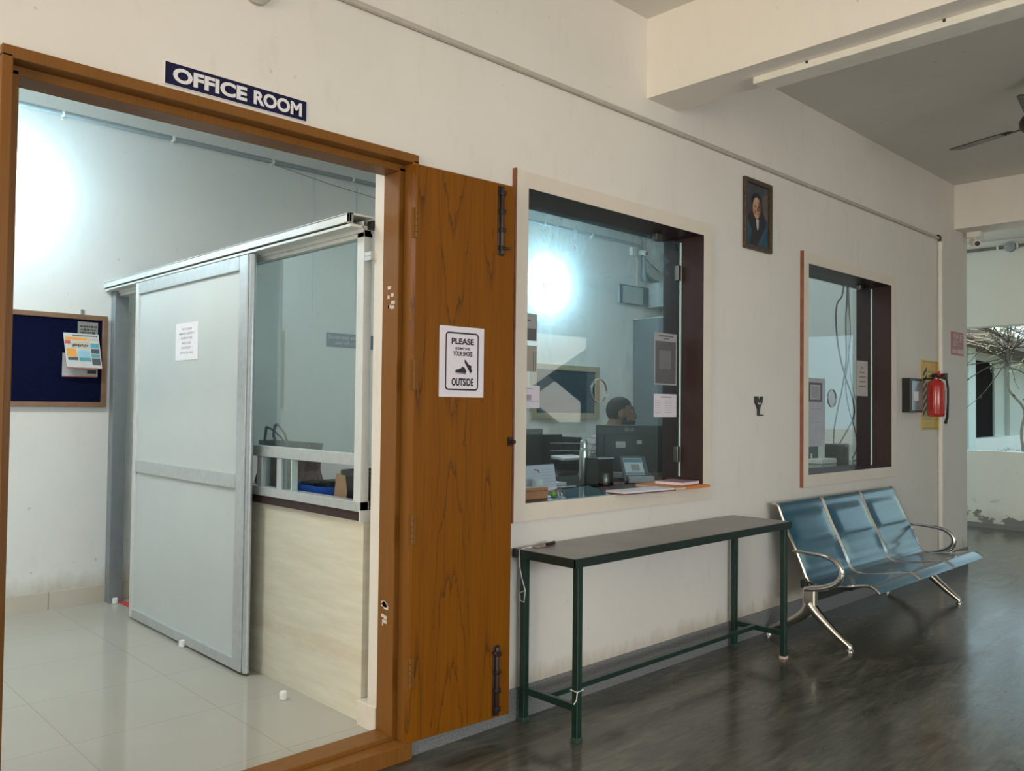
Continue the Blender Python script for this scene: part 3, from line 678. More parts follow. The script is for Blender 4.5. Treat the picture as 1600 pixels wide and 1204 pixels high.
MB().tube([(XC[0] + 0.02, XC[1] - 0.02, XC[2] + 0.31), (XC[0] + 0.05, XC[1] - 0.06, XC[2] + 0.295), (XC[0] + 0.03, XC[1] - 0.078, XC[2] + 0.22), (XC[0] + 0.022, XC[1] - 0.080, XC[2] + 0.11), (XC[0] + 0.0, XC[1] - 0.082, XC[2] + 0.0), (XC[0] - 0.045, XC[1] - 0.085, XC[2] - 0.045)], [0.008, 0.008, 0.008, 0.008, 0.010, 0.012], 10).build('hose', M_black, ex)
MB().lathe([(0.002, -0.012), (0.022, -0.01), (0.022, 0.008)], (XC[0] - 0.03, XC[1] - 0.035, XC[2] + 0.335), 'y', 16).build('pressure_gauge', M_red, ex)
MB().tube([(XC[0], -0.008, XC[2] + 0.30), (XC[0], XC[1], XC[2] + 0.30)], 0.006, 8).build('hanger', M_blackm, ex)

ab = thing('alarm_box', (6.66, 0, 1.293), 'black wall box with a clear front beside the yellow striped board', 'box')
MB().box(6.55, 6.80, -0.062, 0, 1.296, 1.556).build('case', M_black, ab, bev=0.004)
MB().box(6.578, 6.79, -0.0655, -0.0625, 1.312, 1.535).build('clear_front', plain('grey_green_cover', (0.16, 0.20, 0.20), 0.15, 0, 0.3, 5), ab)
MB().box(6.60, 6.70, -0.0672, -0.0657, 1.385, 1.455).build('paper_label', M_white, ab)

fe = thing('fire_exit_sign', (7.755, 0, 1.78), 'faded red FIRE EXIT sign on the bare column past the extinguisher', 'sign')
FE = F_front(7.60, 1.788)
MB(FE).box(0, 0.30, 0, 0.20, 0, 0.003).build('sign_face', M_rsign, fe)
letters('lettering', FE, [('FIRE', 0.16, 0.160, 0.22, 0.048, 0.02), ('EXIT', 0.155, 0.103, 0.22, 0.046, 0.02)], M_pink, fe, 0.0035)
MB(FE).box(0.02, 0.12, 0.018, 0.05, 0.0031, 0.0036).box(0.14, 0.28, 0.018, 0.052, 0.0031, 0.0036).build('worn_print', M_pink, fe)

# ---- security camera and far conduit
cm = thing('security_camera', (7.93, -0.09, 2.75), 'white dome-head security camera under the beam at the column', 'camera')
MB().box(7.89, 7.985, -0.145, -0.03, 2.818, 2.866).build('mount_box', M_pvc_w, cm, bev=0.004)
MB().tube([(7.93, -0.085, 2.818), (7.925, -0.09, 2.79)], 0.014, 12).build('neck', M_pvc_w, cm)
hd = MB().tube([(7.985, -0.055, 2.785), (7.96, -0.07, 2.78), (7.90, -0.11, 2.762), (7.885, -0.12, 2.757)], [0.03, 0.036, 0.036, 0.032], 20).build('camera_head', M_pvc_w, cm)
MB().tube([(7.887, -0.1185, 2.7575), (7.8805, -0.123, 2.7555)], 0.021, 18).build('lens', M_black, hd)
fc = thing('far_conduit', (10.48, 0.0, 3.15), 'dark conduit with a junction box high on the far pale wall', 'conduit')
MB().tube([(10.48, -3.5, 3.158), (10.48, 2.5, 3.158)], 0.018, 10).build('tube', plain('dark_grey_conduit', (0.17, 0.165, 0.14), 0.5), fc)
MB().lathe([(0.058, 0), (0.058, -0.04), (0.05, -0.045)], (10.498, 0.338, 3.155), 'x', 12).build('junction_box', plain('grey_blue_box', (0.34, 0.37, 0.40), 0.5), fc)
for y in (0.46, 0.26): MB().box(10.455, 10.4985, y - 0.01, y + 0.01, 3.135, 3.182).build('clip', M_pvc_w, fc)

# ---- ceiling fan
fn = thing('ceiling_fan', (5.495, -1.175, CZ), 'brown three-bladed ceiling fan beyond the near beam', 'fan')
FC = Vector((5.495, -1.175, 2.965))
MB().lathe([(0.05, 0.0), (0.05, -0.04), (0.03, -0.075), (0.012, -0.08)], (5.495, -1.175, CZ), 'z', 20).build('canopy', M_fan, fn)
MB().tube([(5.495, -1.175, CZ - 0.06), FC + Vector((0, 0, 0.05))], 0.011, 10).build('down_rod', M_fan, fn)
MB().lathe([(0.02, -0.05), (0.07, -0.045), (0.095, -0.02), (0.10, 0.015), (0.085, 0.045), (0.03, 0.07), (0.014, 0.075)], FC, 'z', 28).build('motor', M_fan, fn)
a0 = math.atan2(0.506, 0.183)
for k in range(3):
    a = a0 + 2 * PI * k / 3
    fr_ = Matrix.Translation(FC) @ Matrix.Rotation(a, 4, 'Z') @ Matrix.Rotation(math.radians(-9), 4, 'X')
    b = MB(fr_); b.prism([(0.16, -0.045), (0.26, -0.058), (0.52, -0.066), (0.545, -0.05), (0.545, 0.05), (0.52, 0.062), (0.26, 0.055), (0.16, 0.042)], -0.003, 0.003)
    b.build('blade', M_fan, fn, bev=0.001)
    b = MB(fr_); b.box(0.08, 0.21, -0.022, 0.022, -0.008, -0.0032)
    for u in (0.17, 0.195): b.ball((u, 0.012, -0.009), 0.005, 8, 6)
    b.build('blade_arm', M_fan, fn, bev=0.001)

# ================================================================== TABLE
tb = thing('side_table', (3.30, -0.18, 0), 'long narrow table with a dark top and dark green metal legs under the large window', 'table')
TX0, TX1, TY0, TY1, TZ = 2.442, 4.155, -0.358, -0.015, 0.716
MB().box(TX0 + 0.004, TX1 - 0.004, TY0 + 0.004, TY1 - 0.002, TZ - 0.014, TZ).build('table_top', M_top, tb, bev=0.0015)
b = MB().box(TX0, TX1, TY0, TY0 + 0.004, TZ - 0.036, TZ - 0.001).box(TX0, TX1, TY1 - 0.004, TY1, TZ - 0.036, TZ - 0.001).box(TX0, TX0 + 0.004, TY0, TY1, TZ - 0.036, TZ - 0.001).box(TX1 - 0.004, TX1, TY0, TY1, TZ - 0.036, TZ - 0.001)
b.build('apron', plain('black_green_edge', (0.010, 0.022, 0.020), 0.35), tb)
LX = (2.487, 4.118); LY = (-0.335, -0.042); hw = 0.0145
for x in LX:
    for y in LY:
        leg = MB().box(x - hw, x + hw, y - hw, y + hw, 0.012, TZ - 0.014).build('leg', M_green, tb, bev=0.003)
        pink = x > 3 and y < -0.2
        MB().box(x - hw - 0.003, x + hw + 0.003, y - hw - 0.003, y + hw + 0.003, 0.0, 0.014 if pink else 0.02).build('foot_cap', M_pink if pink else plain('grey_green_cap', (0.03, 0.06, 0.05), 0.5), leg, bev=0.003)
for x in LX: MB().box(x - 0.011, x + 0.011, LY[0] + hw, LY[1] - hw, 0.118, 0.146).build('side_rail', M_green, tb, bev=0.002)
MB().box(LX[0] + 0.011, LX[1] - 0.011, -0.182, -0.156, 0.125, 0.146).build('stretcher', M_green, tb, bev=0.002)
st = MB().tube([(2.60, -0.055, TZ + 0.002), (2.53, -0.05, TZ + 0.002), (2.475, -0.052, TZ + 0.002), (2.438, -0.055, TZ - 0.004), (2.438, -0.056, 0.66), (2.452, -0.058, 0.60), (2.470, -0.060, 0.545), (2.469, -0.030, 0.53), (2.467, -0.035, 0.50), (2.469, -0.055, 0.495), (2.470, -0.062, 0.545), (2.452, -0.058, 0.60)], 0.0018, 6)
tag(st.build('white_string', M_white), 'thin white string trailing over the table edge and knotted on a rear leg', 'string')
st = MB().tube([(LX[0] - hw - 0.003, LY[0] - hw - 0.003, 0.20), (LX[0] + hw + 0.003, LY[0] - hw - 0.003, 0.203), (LX[0] + hw + 0.003, LY[0] + hw + 0.003, 0.205), (LX[0] - hw - 0.003, LY[0] + hw + 0.003, 0.202)], 0.0022, 6, closed=True)
st.tube([(LX[0] - hw - 0.003, LY[0] - hw - 0.003, 0.20), (LX[0] - hw - 0.004, LY[0] - hw, 0.17), (LX[0] - hw - 0.003, LY[0] + 0.0, 0.15)], 0.0022, 6)
tag(st.build('white_string', M_white), 'short white string tied round the lower front leg of the green table', 'string')
ky = thing('marker_pen', (2.60, -0.06, TZ), 'small dark marker with pale tag lying at the table corner nearest the door', 'pen')
MB().tube([(2.59, -0.066, TZ + 0.007), (2.655, -0.05, TZ + 0.007)], 0.0065, 10).build('barrel', M_bolt, ky)
MB().box(2.515, 2.575, -0.078, -0.052, TZ, TZ + 0.006).build('tag', plain('worn_tag', (0.32, 0.25, 0.22), 0.7), ky, bev=0.002)

# ================================================================== STEEL BENCH
bn = thing('waiting_bench', (5.35, -0.3, 0), 'three-seat blue steel waiting bench with chrome arms and spread legs under the far window', 'bench')
prof = [(-0.046, 0.752), (-0.064, 0.756), (-0.082, 0.744), (-0.100, 0.700), (-0.122, 0.648), (-0.146, 0.595), (-0.172, 0.545), (-0.193, 0.502), (-0.216, 0.452), (-0.236, 0.405), (-0.252, 0.366), (-0.270, 0.338), (-0.300, 0.322), (-0.345, 0.319), (-0.42, 0.328), (-0.50, 0.343), (-0.565, 0.357), (-0.605, 0.363), (-0.630, 0.358), (-0.652, 0.345), (-0.668, 0.330)]
def smooth_prof(p, n=3):
    out = []
    for i in range(len(p) - 1):
        p0, p1, p2, p3 = p[max(i - 1, 0)], p[i], p[i + 1], p[min(i + 2, len(p) - 1)]
        for k in range(n):
            t = k / n
            out.append(tuple(0.5 * (2 * p1[j] + (p2[j] - p0[j]) * t + (2 * p0[j] - 5 * p1[j] + 4 * p2[j] - p3[j]) * t * t + (3 * p1[j] - p0[j] - 3 * p2[j] + p3[j]) * t ** 3) for j in (0, 1)))
    out.append(p[-1]); return out
PR = smooth_prof(prof)
RX = ((4.53, 5.065), (5.09, 5.625), (5.65, 6.185))
for x0, x1 in RX:
    b = MB(); NX = 12
    def shell(off):
        rows = []
        for i, (y, z) in enumerate(PR):
            a, c = PR[max(i - 1, 0)], PR[min(i + 1, len(PR) - 1)]
            t = Vector((c[0] - a[0], c[1] - a[1])).normalized(); nrm = Vector((t.y, -t.x))      # toward the sitter
            row = []
            for k in range(NX + 1):
                u = k / NX
                bulge = 0.0
                if 0.515 < z < 0.705 and y > -0.2:                       # pressed cushion panel of the upper back
                    e = min(u, 1 - u) * (x1 - x0) / 0.05; h = min(z - 0.515, 0.705 - z) / 0.03
                    bulge = 0.010 * min(1, max(0, e)) * min(1, max(0, h))
                elif 0.395 < z < 0.49: bulge = -0.004 * min(1, min(u, 1 - u) * 12)
                row.append(b.v((x0 + 0.004 + (x1 - x0 - 0.008) * u, y - 0, z) if False else (x0 + 0.004 + (x1 - x0 - 0.008) * u, y + (nrm.x * (bulge + off)) * (1 if nrm.x < 0 else 1), z + nrm.y * (bulge + off))))
            rows.append(row)
        return rows
    A, B_ = shell(0.004), shell(-0.004)
    n_ = len(PR)
    for i in range(n_ - 1):
        for k in range(NX):
            b.f([A[i][k], A[i][k + 1], A[i + 1][k + 1], A[i + 1][k]], True); b.f([B_[i][k], B_[i + 1][k], B_[i + 1][k + 1], B_[i][k + 1]], True)
    for i in range(n_ - 1):
        b.f([A[i][0], A[i + 1][0], B_[i + 1][0], B_[i][0]]); b.f([A[i][NX], B_[i][NX], B_[i + 1][NX], A[i + 1][NX]])
    for k in range(NX):
        b.f([A[0][k], B_[0][k], B_[0][k + 1], A[0][k + 1]]); b.f([A[-1][k], A[-1][k + 1], B_[-1][k + 1], B_[-1][k]])
    b.build('seat', M_seat, bn)
    for x in (x0 - 0.003, x1 + 0.003):
        MB().tube([(x, y, z) for y, z in PR], 0.0085, 8).build('side_rail', M_chrome, bn)
for x, s in ((4.512, -1), (6.204, 1)):
    pts = [(-0.190, 0.500), (-0.225, 0.503), (-0.29, 0.500), (-0.355, 0.497), (-0.412, 0.486), (-0.452, 0.463), (-0.472, 0.430), (-0.470, 0.395), (-0.447, 0.362), (-0.405, 0.337), (-0.35, 0.318), (-0.29, 0.306), (-0.262, 0.300)]
    sp = smooth_prof(pts, 3); m_ = len(sp)
    rr = [0.010 + 0.013 * min(1, max(0, (i / m_ - 0.12) / 0.4)) if i / m_ < 0.75 else 0.023 - 0.006 * (i / m_ - 0.75) / 0.25 for i in range(m_)]
    MB().tube([(x + s * 0.018, y, z) for y, z in sp], rr, 14, flat=0.72).build('armrest', M_chrome, bn)
    MB().box(x - 0.022, x + 0.022, -0.325, -0.245, 0.18, 0.305).build('leg_post', M_steel, bn, bev=0.012)
    for tgt, mid in (((-0.512, 0.012), [(-0.283, 0.215), (-0.315, 0.180), (-0.365, 0.135), (-0.43, 0.082), (-0.485, 0.042), (-0.508, 0.026)]), ((-0.03, 0.012), [(-0.283, 0.215), (-0.255, 0.165), (-0.20, 0.118), (-0.13, 0.078), (-0.06, 0.045), (-0.034, 0.026)])):
        sp = smooth_prof(mid + [tgt], 3)
        rr = [0.034 - 0.019 * min(1, i / (len(sp) * 0.75)) for i in range(len(sp))]
        lg = MB().tube([(x, y, z) for y, z in sp], rr, 14).build('leg', M_steel, bn)
        MB().lathe([(0.021, 0), (0.021, 0.005), (0.013, 0.012), (0.008, 0.016)], (x, tgt[0], 0), 'z', 16).build('glide', M_chrome, lg)
MB().box(4.50, 6.216, -0.315, -0.255, 0.232, 0.300).build('beam', M_black, bn, bev=0.006)
for x0, x1 in RX: MB().box((x0 + x1) / 2 - 0.15, (x0 + x1) / 2 + 0.15, -0.46, -0.25, 0.296, 0.310).build('seat_bracket', M_black, bn, bev=0.003)
MB().box(4.49, 4.53, -0.27, -0.235, 0.302, 0.345).build('rail_cap', M_black, bn, bev=0.006)

# ================================================================== LOBBY OF THE OFFICE
BY = 3.03
FBK = F_front(0, 0, BY)
nb = thing('notice_board', (1.2, BY - 0.02, 1.27), 'wide navy felt notice board in a brown wooden frame on the lobby back wall', 'notice board')
NX0, NX1, NZ0, NZ1 = 0.745, 1.82, 1.272, 1.840
MB(FBK).box(NX0 + 0.02, NX1 - 0.02, NZ0 + 0.02, NZ1 - 0.02, 0.001, 0.016).build('felt_panel', M_felt, nb)
b = MB(FBK); fw = 0.031
b.ring([(NX0, NZ0), (NX1, NZ0), (NX1, NZ1), (NX0, NZ1)], [(NX0 + fw, NZ0 + fw), (NX1 - fw, NZ0 + fw), (NX1 - fw, NZ1 - fw), (NX0 + fw, NZ1 - fw)], 0.0, 0.028)
b.build('board_frame', M_boardwood, nb, bev=0.004)
MB(FBK).box(1.668, 1.684, 1.842, 1.872, 0.0, 0.012).build('hanging_tab', plain('dull_tab', (0.22, 0.24, 0.23), 0.5, 0.4), nb, bev=0.002)
lfx = thing('grey_leaflet', (1.70, BY - 0.02, 1.70), 'grey printed leaflet pinned highest at the edge of the navy board', 'leaflet', 'leaflets on the navy board')
MB(FBK).box(1.648, 1.764, 1.70, 1.796, 0.0165, 0.018).build('sheet', plain('grey_leaflet_paper', (0.30, 0.30, 0.29), 0.7, 0, 0.1), lfx)
b = MB(FBK)
random.seed(11)
for r_ in range(3):
    x = 1.662
    while x < 1.75:
        w_ = 0.006 + random.random() * 0.012; h_ = 0.006 + random.random() * 0.009
        b.box(x, min(x + w_, 1.757), 1.768 - r_ * 0.019 - h_ / 2, 1.768 - r_ * 0.019 + h_ / 2, 0.0181, 0.0186); x += w_ + 0.003
b.build('print', plain('dark_olive_print', (0.06, 0.07, 0.07), 0.7), lfx)
lw = thing('white_leaflet', (1.66, BY - 0.02, 1.45), 'plain grey-white leaflet whose foot shows below the colourful brochure', 'leaflet', 'leaflets on the navy board')
MB(FBK).box(1.566, 1.768, 1.455, 1.60, 0.0165, 0.018).build('sheet', plain('pale_leaflet_paper', (0.52, 0.50, 0.51), 0.7), lw)
MB(FBK).box(1.566, 1.768, 1.455, 1.461, 0.0181, 0.0187).build('red_hem', plain('dull_red_hem', (0.40, 0.10, 0.08), 0.6), lw)
MB(FBK).box(1.708, 1.760, 1.478, 1.50, 0.0181, 0.0187).build('dark_patch', M_dark, lw)
br = thing('brochure', (1.68, BY - 0.03, 1.50), 'colourful brochure with orange and teal blocks curling off the navy board', 'brochure')
FBR = frame((1.566, BY - 0.020, 1.722), (1, -0.05, -0.01), (-0.03, 0.30, 1.0))
MB(FBR).box(0, 0.198, -0.225, 0, 0.0, 0.002).build('sheet', plain('brochure_paper', (0.56, 0.54, 0.51), 0.6), br)
def blk(nm, m, rects):
    b = MB(FBR)
    for u0, u1, v0, v1 in rects: b.box(u0, u1, -v1, -v0, 0.0021, 0.0026)
    b.build(nm, m, br)
blk('orange_blocks', plain('orange_print', (0.78, 0.33, 0.05), 0.6), [(0.005, 0.13, 0.026, 0.044), (0.008, 0.062, 0.100, 0.150)])
blk('teal_blocks', M_teal, [(0.145, 0.192, 0.060, 0.092), (0.145, 0.192, 0.130, 0.152), (0.075, 0.138, 0.154, 0.178)])
blk('dark_blocks', plain('slate_print', (0.075, 0.085, 0.095), 0.6), [(0.145, 0.192, 0.096, 0.126), (0.145, 0.192, 0.156, 0.200), (0.012, 0.068, 0.154, 0.174)])
blk('blue_block', plain('pale_blue_print', (0.30, 0.52, 0.64), 0.6), [(0.068, 0.138, 0.108, 0.150)])
blk('red_badge', plain('red_badge', (0.60, 0.10, 0.08), 0.6), [(0.004, 0.034, 0.048, 0.070)])
blk('beige_band', plain('beige_print', (0.50, 0.44, 0.34), 0.6), [(0.036, 0.142, 0.05, 0.096), (0.132, 0.194, 0.028, 0.046)])
b = MB(FBR)
for k in range(9): b.box(0.045 + k * 0.010, 0.0515 + k * 0.010, -0.088 + (k % 3) * 0.003, -0.072 + (k % 2) * 0.004, 0.0027, 0.0031)
for k in range(14): b.box(0.05 + k * 0.0102, 0.0575 + k * 0.0102, -0.018, -0.010, 0.0021, 0.0026)
b.build('print', M_ink, br)
blk('red_hem', plain('dull_red_hem', (0.40, 0.10, 0.08), 0.6), [(0.0, 0.198, 0.219, 0.225)])

bc = thing('back_conduit', (2.9, BY - 0.02, 3.04), 'grey conduit with white clips running along the top of the back wall', 'conduit')
MB().tube([(-1.9, BY - 0.016, 3.05), (7.24, BY - 0.016, 3.058)], 0.0155, 10).build('tube', M_pvc_g, bc)
for x in (0.8, 1.535, 2.205, 2.922, 3.6, 4.3, 5.05, 5.75, 6.45): MB().tube([(x - 0.007, BY - 0.0205, 3.049 + 0.001 * x), (x + 0.007, BY - 0.0205, 3.049 + 0.001 * x)], 0.0195, 12).box(x - 0.007, x + 0.007, BY - 0.006, BY - 0.0005, 3.018, 3.08).build('clip', M_pvc_w, bc)
for x, z0, z1 in ((3.273, 2.0, 3.04), (3.652, 2.0, 3.0)):
    tag(MB().tube([(x, BY - 0.004, z1), (x, BY - 0.004, z0)], 0.0028, 6).build('wall_wire', plain('pale_wire', (0.60, 0.62, 0.60), 0.6)), 'thin pale wire down the back wall above the partition, ' + ('nearer the sliding door' if x < 3.5 else 'nearer the jamb'), 'wire', 'wires on the back wall')
tag(MB().tube([(2.95, BY - 0.006, 3.035), (3.4, BY - 0.006, 2.985), (3.8, BY - 0.006, 2.955), (4.2, BY - 0.006, 2.95)], 0.003, 6).build('sagging_wire', plain('grey_wire', (0.40, 0.41, 0.40), 0.6)), 'thin grey wire sagging below the back wall conduit', 'wire')

# wall lamps that light the office (one behind the jamb, one seen through the large window)
def wall_lamp(x, z, label):
    t = thing('wall_lamp', (x, BY, z), label, 'lamp')
    MB().lathe([(0.055, 0.0), (0.055, -0.015), (0.028, -0.03), (0.026, -0.075)], (x, BY, z), 'y', 20).build('holder', M_pvc_w, t)
    MB().ball((x, BY - 0.125, z), (0.052, 0.058, 0.052), 20, 12).build('bulb', M_bulb, t)
wall_lamp(1.205, 2.56, 'lit lamp on the lobby back wall hidden behind the door jamb')
wall_lamp(5.82, 2.48, 'glaring lit lamp on the back wall seen through the large dusty window')

# ---- partition at right angles to the wall, with its counter
pa = thing('office_partition', (1.90, 1.6, 0.06), 'aluminium framed partition with glass above cream panelling, dividing lobby from office', 'partition')
MB().box(1.892, 1.93, 0.266, 1.68, 0.0601, 0.845).build('lower_panel', M_panel, pa)
MB().box(1.876, 2.42, 0.262, 1.70, 0.845, 0.880).build('counter_top', M_brown, pa, bev=0.002)
MB().box(1.868, 1.932, 0.2555, 0.264, 0.842, 0.888).build('counter_end', M_alu_w, pa)
MB().box(1.872, 1.912, 0.264, 0.312, 0.884, 1.998).build('end_post', M_alu_w, pa, bev=0.002)
MB().box(1.845, 1.925, 2.955, 3.029, 0.06, 2.0).build('wall_post', M_alu_g, pa, bev=0.002)
MB().box(1.874, 1.91, 1.655, 1.705, 0.06, 2.0).build('middle_post', M_alu_w, pa)
MB().box(1.872, 1.912, 0.312, 1.655, 1.060, 1.110).build('mid_rail', M_alu, pa, bev=0.003)
MB().box(1.868, 1.916, 0.264, 1.655, 0.882, 0.922).build('bottom_rail', M_alu, pa, bev=0.002)
MB().box(1.872, 1.912, 0.264, 3.0, 1.968, 2.0).build('head_rail', M_alu_w, pa, bev=0.002)
tk = MB().box(1.808, 1.915, 0.262, 3.029, 2.0, 2.012).box(1.80, 1.812, 0.262, 3.029, 2.018, 2.052).box(1.862, 1.870, 0.262, 3.029, 1.985, 2.03).box(1.905, 1.915, 0.262, 3.029, 1.985, 2.046).box(1.80, 1.915, 0.262, 3.029, 2.046, 2.054)
tk.build('sliding_track', M_alu_w, pa, bev=0.0015)
MB().box(1.80, 1.8195, 0.262, 0.276, 2.012, 2.055).build('track_cap', plain('dull_grey_cap', (0.30, 0.30, 0.27), 0.5), pa)  # plain dark grey end piece of the track
MB().box(1.885, 1.935, 0.226, 0.262, 1.998, 2.030).build('black_bracket', M_black, pa, bev=0.002)
b = MB().box(1.874, 1.892, 0.2195, 0.2635, 1.872, 1.906)
for y in (0.23, 0.252): b.ball((1.873, y, 1.889), 0.003, 8, 6)
b.build('fixing_plate', M_alu, pa)
MB(F_side(0, 0, 1.893)).box(-1.655, -0.312, 1.110, 1.968, -0.002, 0.0).build('glass_pane', M_glass3, pa)
for y0, y1 in ((1.078, 1.122), (0.895, 0.938), (0.803, 0.812)): MB().box(1.876, 1.906, y0, y1, 0.922, 1.060).build('sliding_window_stile', M_alu if y1 - y0 > 0.02 else M_gedge, pa, bev=0.001)
MB().box(1.884, 1.887, 0.812, 0.895, 0.922, 1.060).box(1.896, 1.899, 0.938, 1.078, 0.922, 1.060).build('sliding_window_pane', M_glass3, pa)

sd = thing('sliding_door', (1.817, 1.79, 0.075), 'large grey-white sliding door in an aluminium frame hung on the partition track', 'door')
DY0, DY1, DZ0, DZ1 = 1.085, 2.505, 0.072, 1.996
MB().box(1.818, 1.826, DY0 + 0.03, DY1 - 0.02, DZ0 + 0.02, DZ1 - 0.02).build('door_board', M_slide, sd)
def bar(nm, y0, y1, z0, z1, m, x0=1.806, x1=1.838): return MB().box(x0, x1, y0, y1, z0, z1).build(nm, m, sd, bev=0.003)
bar('lock_stile', DY1 - 0.045, DY1, DZ0, DZ1, M_alu_w); bar('hanging_stile', DY0 + 0.03, DY0 + 0.115, DZ0, DZ1, M_alu)
bar('top_rail', DY0 + 0.115, DY1 - 0.045, DZ1 - 0.066, DZ1, M_alu); bar('bottom_rail', DY0 + 0.115, DY1 - 0.045, DZ0, DZ0 + 0.05, M_alu); bar('middle_rail', DY0 + 0.115, DY1 - 0.045, 0.905, 0.973, M_alu)
MB().tube([(1.826, DY0 + 0.016, DZ0), (1.826, DY0 + 0.016, DZ1)], 0.0155, 16).build('rounded_edge', M_alu, sd)
MB().tube([(1.812, DY1 + 0.001, 1.06), (1.812, DY1 + 0.012, 1.07), (1.812, DY1 + 0.012, 1.175), (1.812, DY1 + 0.001, 1.185)], 0.006, 8).build('pull_handle', M_alu_g, sd)
b = MB()
for y in (1.35, 2.3):
    b.tube([(1.815, y - 0.02, 2.006), (1.815, y + 0.02, 2.006)], 0.008, 10)
b.build('roller', M_rubber, sd)
sn = thing('sliding_door_notice', (1.805, 1.8, 1.53), 'white six-line printed notice taped to the grey sliding door', 'notice')
FSN = F_side(1.945, 1.528, 1.8175)
MB(FSN).box(0, 0.280, 0, 0.195, 0, 0.001).build('sheet', M_white, sn)
letters('lettering', FSN, [('THE TN DR MGR', 0.14, 0.163, 0.13, 0.011, 0.01), ('MEDICAL UNIVERSITY', 0.14, 0.139, 0.19, 0.011, 0.01), ('EXAMINATIONS', 0.14, 0.115, 0.14, 0.011, 0.01), ('MARCH 2025', 0.14, 0.089, 0.11, 0.011, 0.01), ('UNIVERSITY', 0.14, 0.064, 0.13, 0.011, 0.01), ('RESTRICTED AREA', 0.14, 0.038, 0.16, 0.011, 0.01)], M_greyink, sn, 0.0014)

for x, y, lab_ in ((1.797, 1.735, 'white rubber stop on the floor against the middle of the sliding door'), (1.797, 0.70, 'white rubber stop standing alone on the tiles near the doorway'), (1.876, 2.93, 'white rubber stop at the foot of the far partition post')):
    tag(MB().lathe([(0.0125, 0.0), (0.016, 0.003), (0.016, 0.030), (0.013, 0.034)], (x, y, 0.06), 'z', 18).build('door_stop', M_rubber), lab_, 'door stop', 'rubber floor stops by the sliding door')
tag(MB().box(1.90, 1.945, 2.50, 2.955, 0.0602, 0.0615).build('red_tape', plain('red_tape', (0.55, 0.05, 0.04), 0.5)), 'strip of red tape on the floor under the far end of the partition opening', 'tape')

dn = thing('entry_notice', (3.6, BY, 1.745), 'blue-grey Do not enter without sign on the back wall, seen through partition glass', 'sign')
FDN = F_front(3.40, 1.745, BY)
MB(FDN).box(0, 0.52, 0, 0.108, 0, 0.004).build('sign_board', plain('faded_blue_sign', (0.11, 0.16, 0.21), 0.5), dn)
letters('lettering', FDN, [('Do not enter without', 0.17, 0.078, 0.30, 0.032, 0.01), ('அனுமதி பெற்று', 0.20, 0.032, 0.25, 0.034, 0.006)], plain('pale_blue_letter', (0.55, 0.62, 0.68), 0.6), dn, 0.0044)
# ---- things on the partition counter
ct = 0.8805
bg = thing('tote_bag', (2.12, 1.28, ct), 'taupe woven tote bag with raised handles on the partition counter', 'bag')
b = MB()
def rect_loft(bld, levels):
    prev = None
    for (x0, x1, y0, y1, z) in levels:
        pts = rrect(x0, x1, y0, y1, min(x1 - x0, y1 - y0) * 0.3, 4)
        cur = [bld.v((p[0], p[1], z)) for p in pts]
        if prev is None: bld.f(cur[::-1])
        else:
            for k in range(len(cur)): bld.f([prev[k], prev[(k + 1) % len(cur)], cur[(k + 1) % len(cur)], cur[k]], True)
        prev = cur
    return prev
top = rect_loft(b, [(2.06, 2.20, 1.06, 1.50, ct), (2.045, 2.215, 1.04, 1.52, ct + 0.03), (2.055, 2.205, 1.075, 1.49, ct + 0.10), (2.075, 2.185, 1.05, 1.515, ct + 0.18), (2.085, 2.175, 1.015, 1.54, ct + 0.235)])
inn = rect_loft(b, [(2.09, 2.17, 1.05, 1.51, ct + 0.19), (2.09, 2.17, 1.022, 1.533, ct + 0.235)])
b.f(top) if False else None
for k in range(len(top)): b.f([top[k], top[(k + 1) % len(top)], inn[(k + 1) % len(inn)], inn[k]])
b.build('bag_body', M_jute, bg)
MB().tube([(2.075, 1.205, ct + 0.225), (2.072, 1.26, ct + 0.258), (2.07, 1.33, ct + 0.29), (2.072, 1.40, ct + 0.305), (2.08, 1.43, ct + 0.30), (2.09, 1.46, ct + 0.25), (2.09, 1.47, ct + 0.2)], 0.009, 10, flat=0.5).build('handle', M_jute, bg)
MB().tube([(2.185, 1.40, ct + 0.225), (2.195, 1.45, ct + 0.27), (2.20, 1.53, ct + 0.315), (2.20, 1.56, ct + 0.31), (2.195, 1.57, ct + 0.26), (2.185, 1.52, ct + 0.22)], 0.010, 10, flat=0.5).build('handle', M_jute, bg)
tr_ = thing('blue_tray', (2.10, 0.81, ct), 'bright blue plastic tray on the partition counter beside the bag', 'tray')
b = MB(); o1 = rect_loft(b, [(1.965, 2.235, 0.65, 0.97, ct), (1.95, 2.25, 0.632, 0.988, ct + 0.062)]); i1 = rect_loft(b, [(1.973, 2.227, 0.658, 0.962, ct + 0.006), (1.956, 2.244, 0.638, 0.982, ct + 0.062)])
for k in range(len(o1)): b.f([o1[k], o1[(k + 1) % len(o1)], i1[(k + 1) % len(i1)], i1[k]])
b.build('tray_body', M_blue, tr_)
tag(MB().box(2.0, 2.10, 0.70, 0.80, ct + 0.012, ct + 0.085).build('stapler', M_black, bev=0.015), 'black desk stapler standing in the bright blue tray', 'stapler')
tag(MB().box(2.0, 2.20, 0.84, 0.95, ct + 0.012, ct + 0.070).build('black_case', M_black, bev=0.01), 'flat black case lying in the bright blue tray', 'case')
cb = MB(frame((1.985, 0.636, ct), (0, -1, 0.04), (0.10, 0.0, 1))).box(0, 0.095, 0, 0.125, -0.004, 0.0)
tag(cb.build('cardboard_sheet', M_card), 'upright piece of brown cardboard between the blue tray and black bin', 'cardboard')
bb = thing('black_bin', (2.07, 0.50, ct), 'small black plastic bin with rolled rim at the counter end by the post', 'bin')
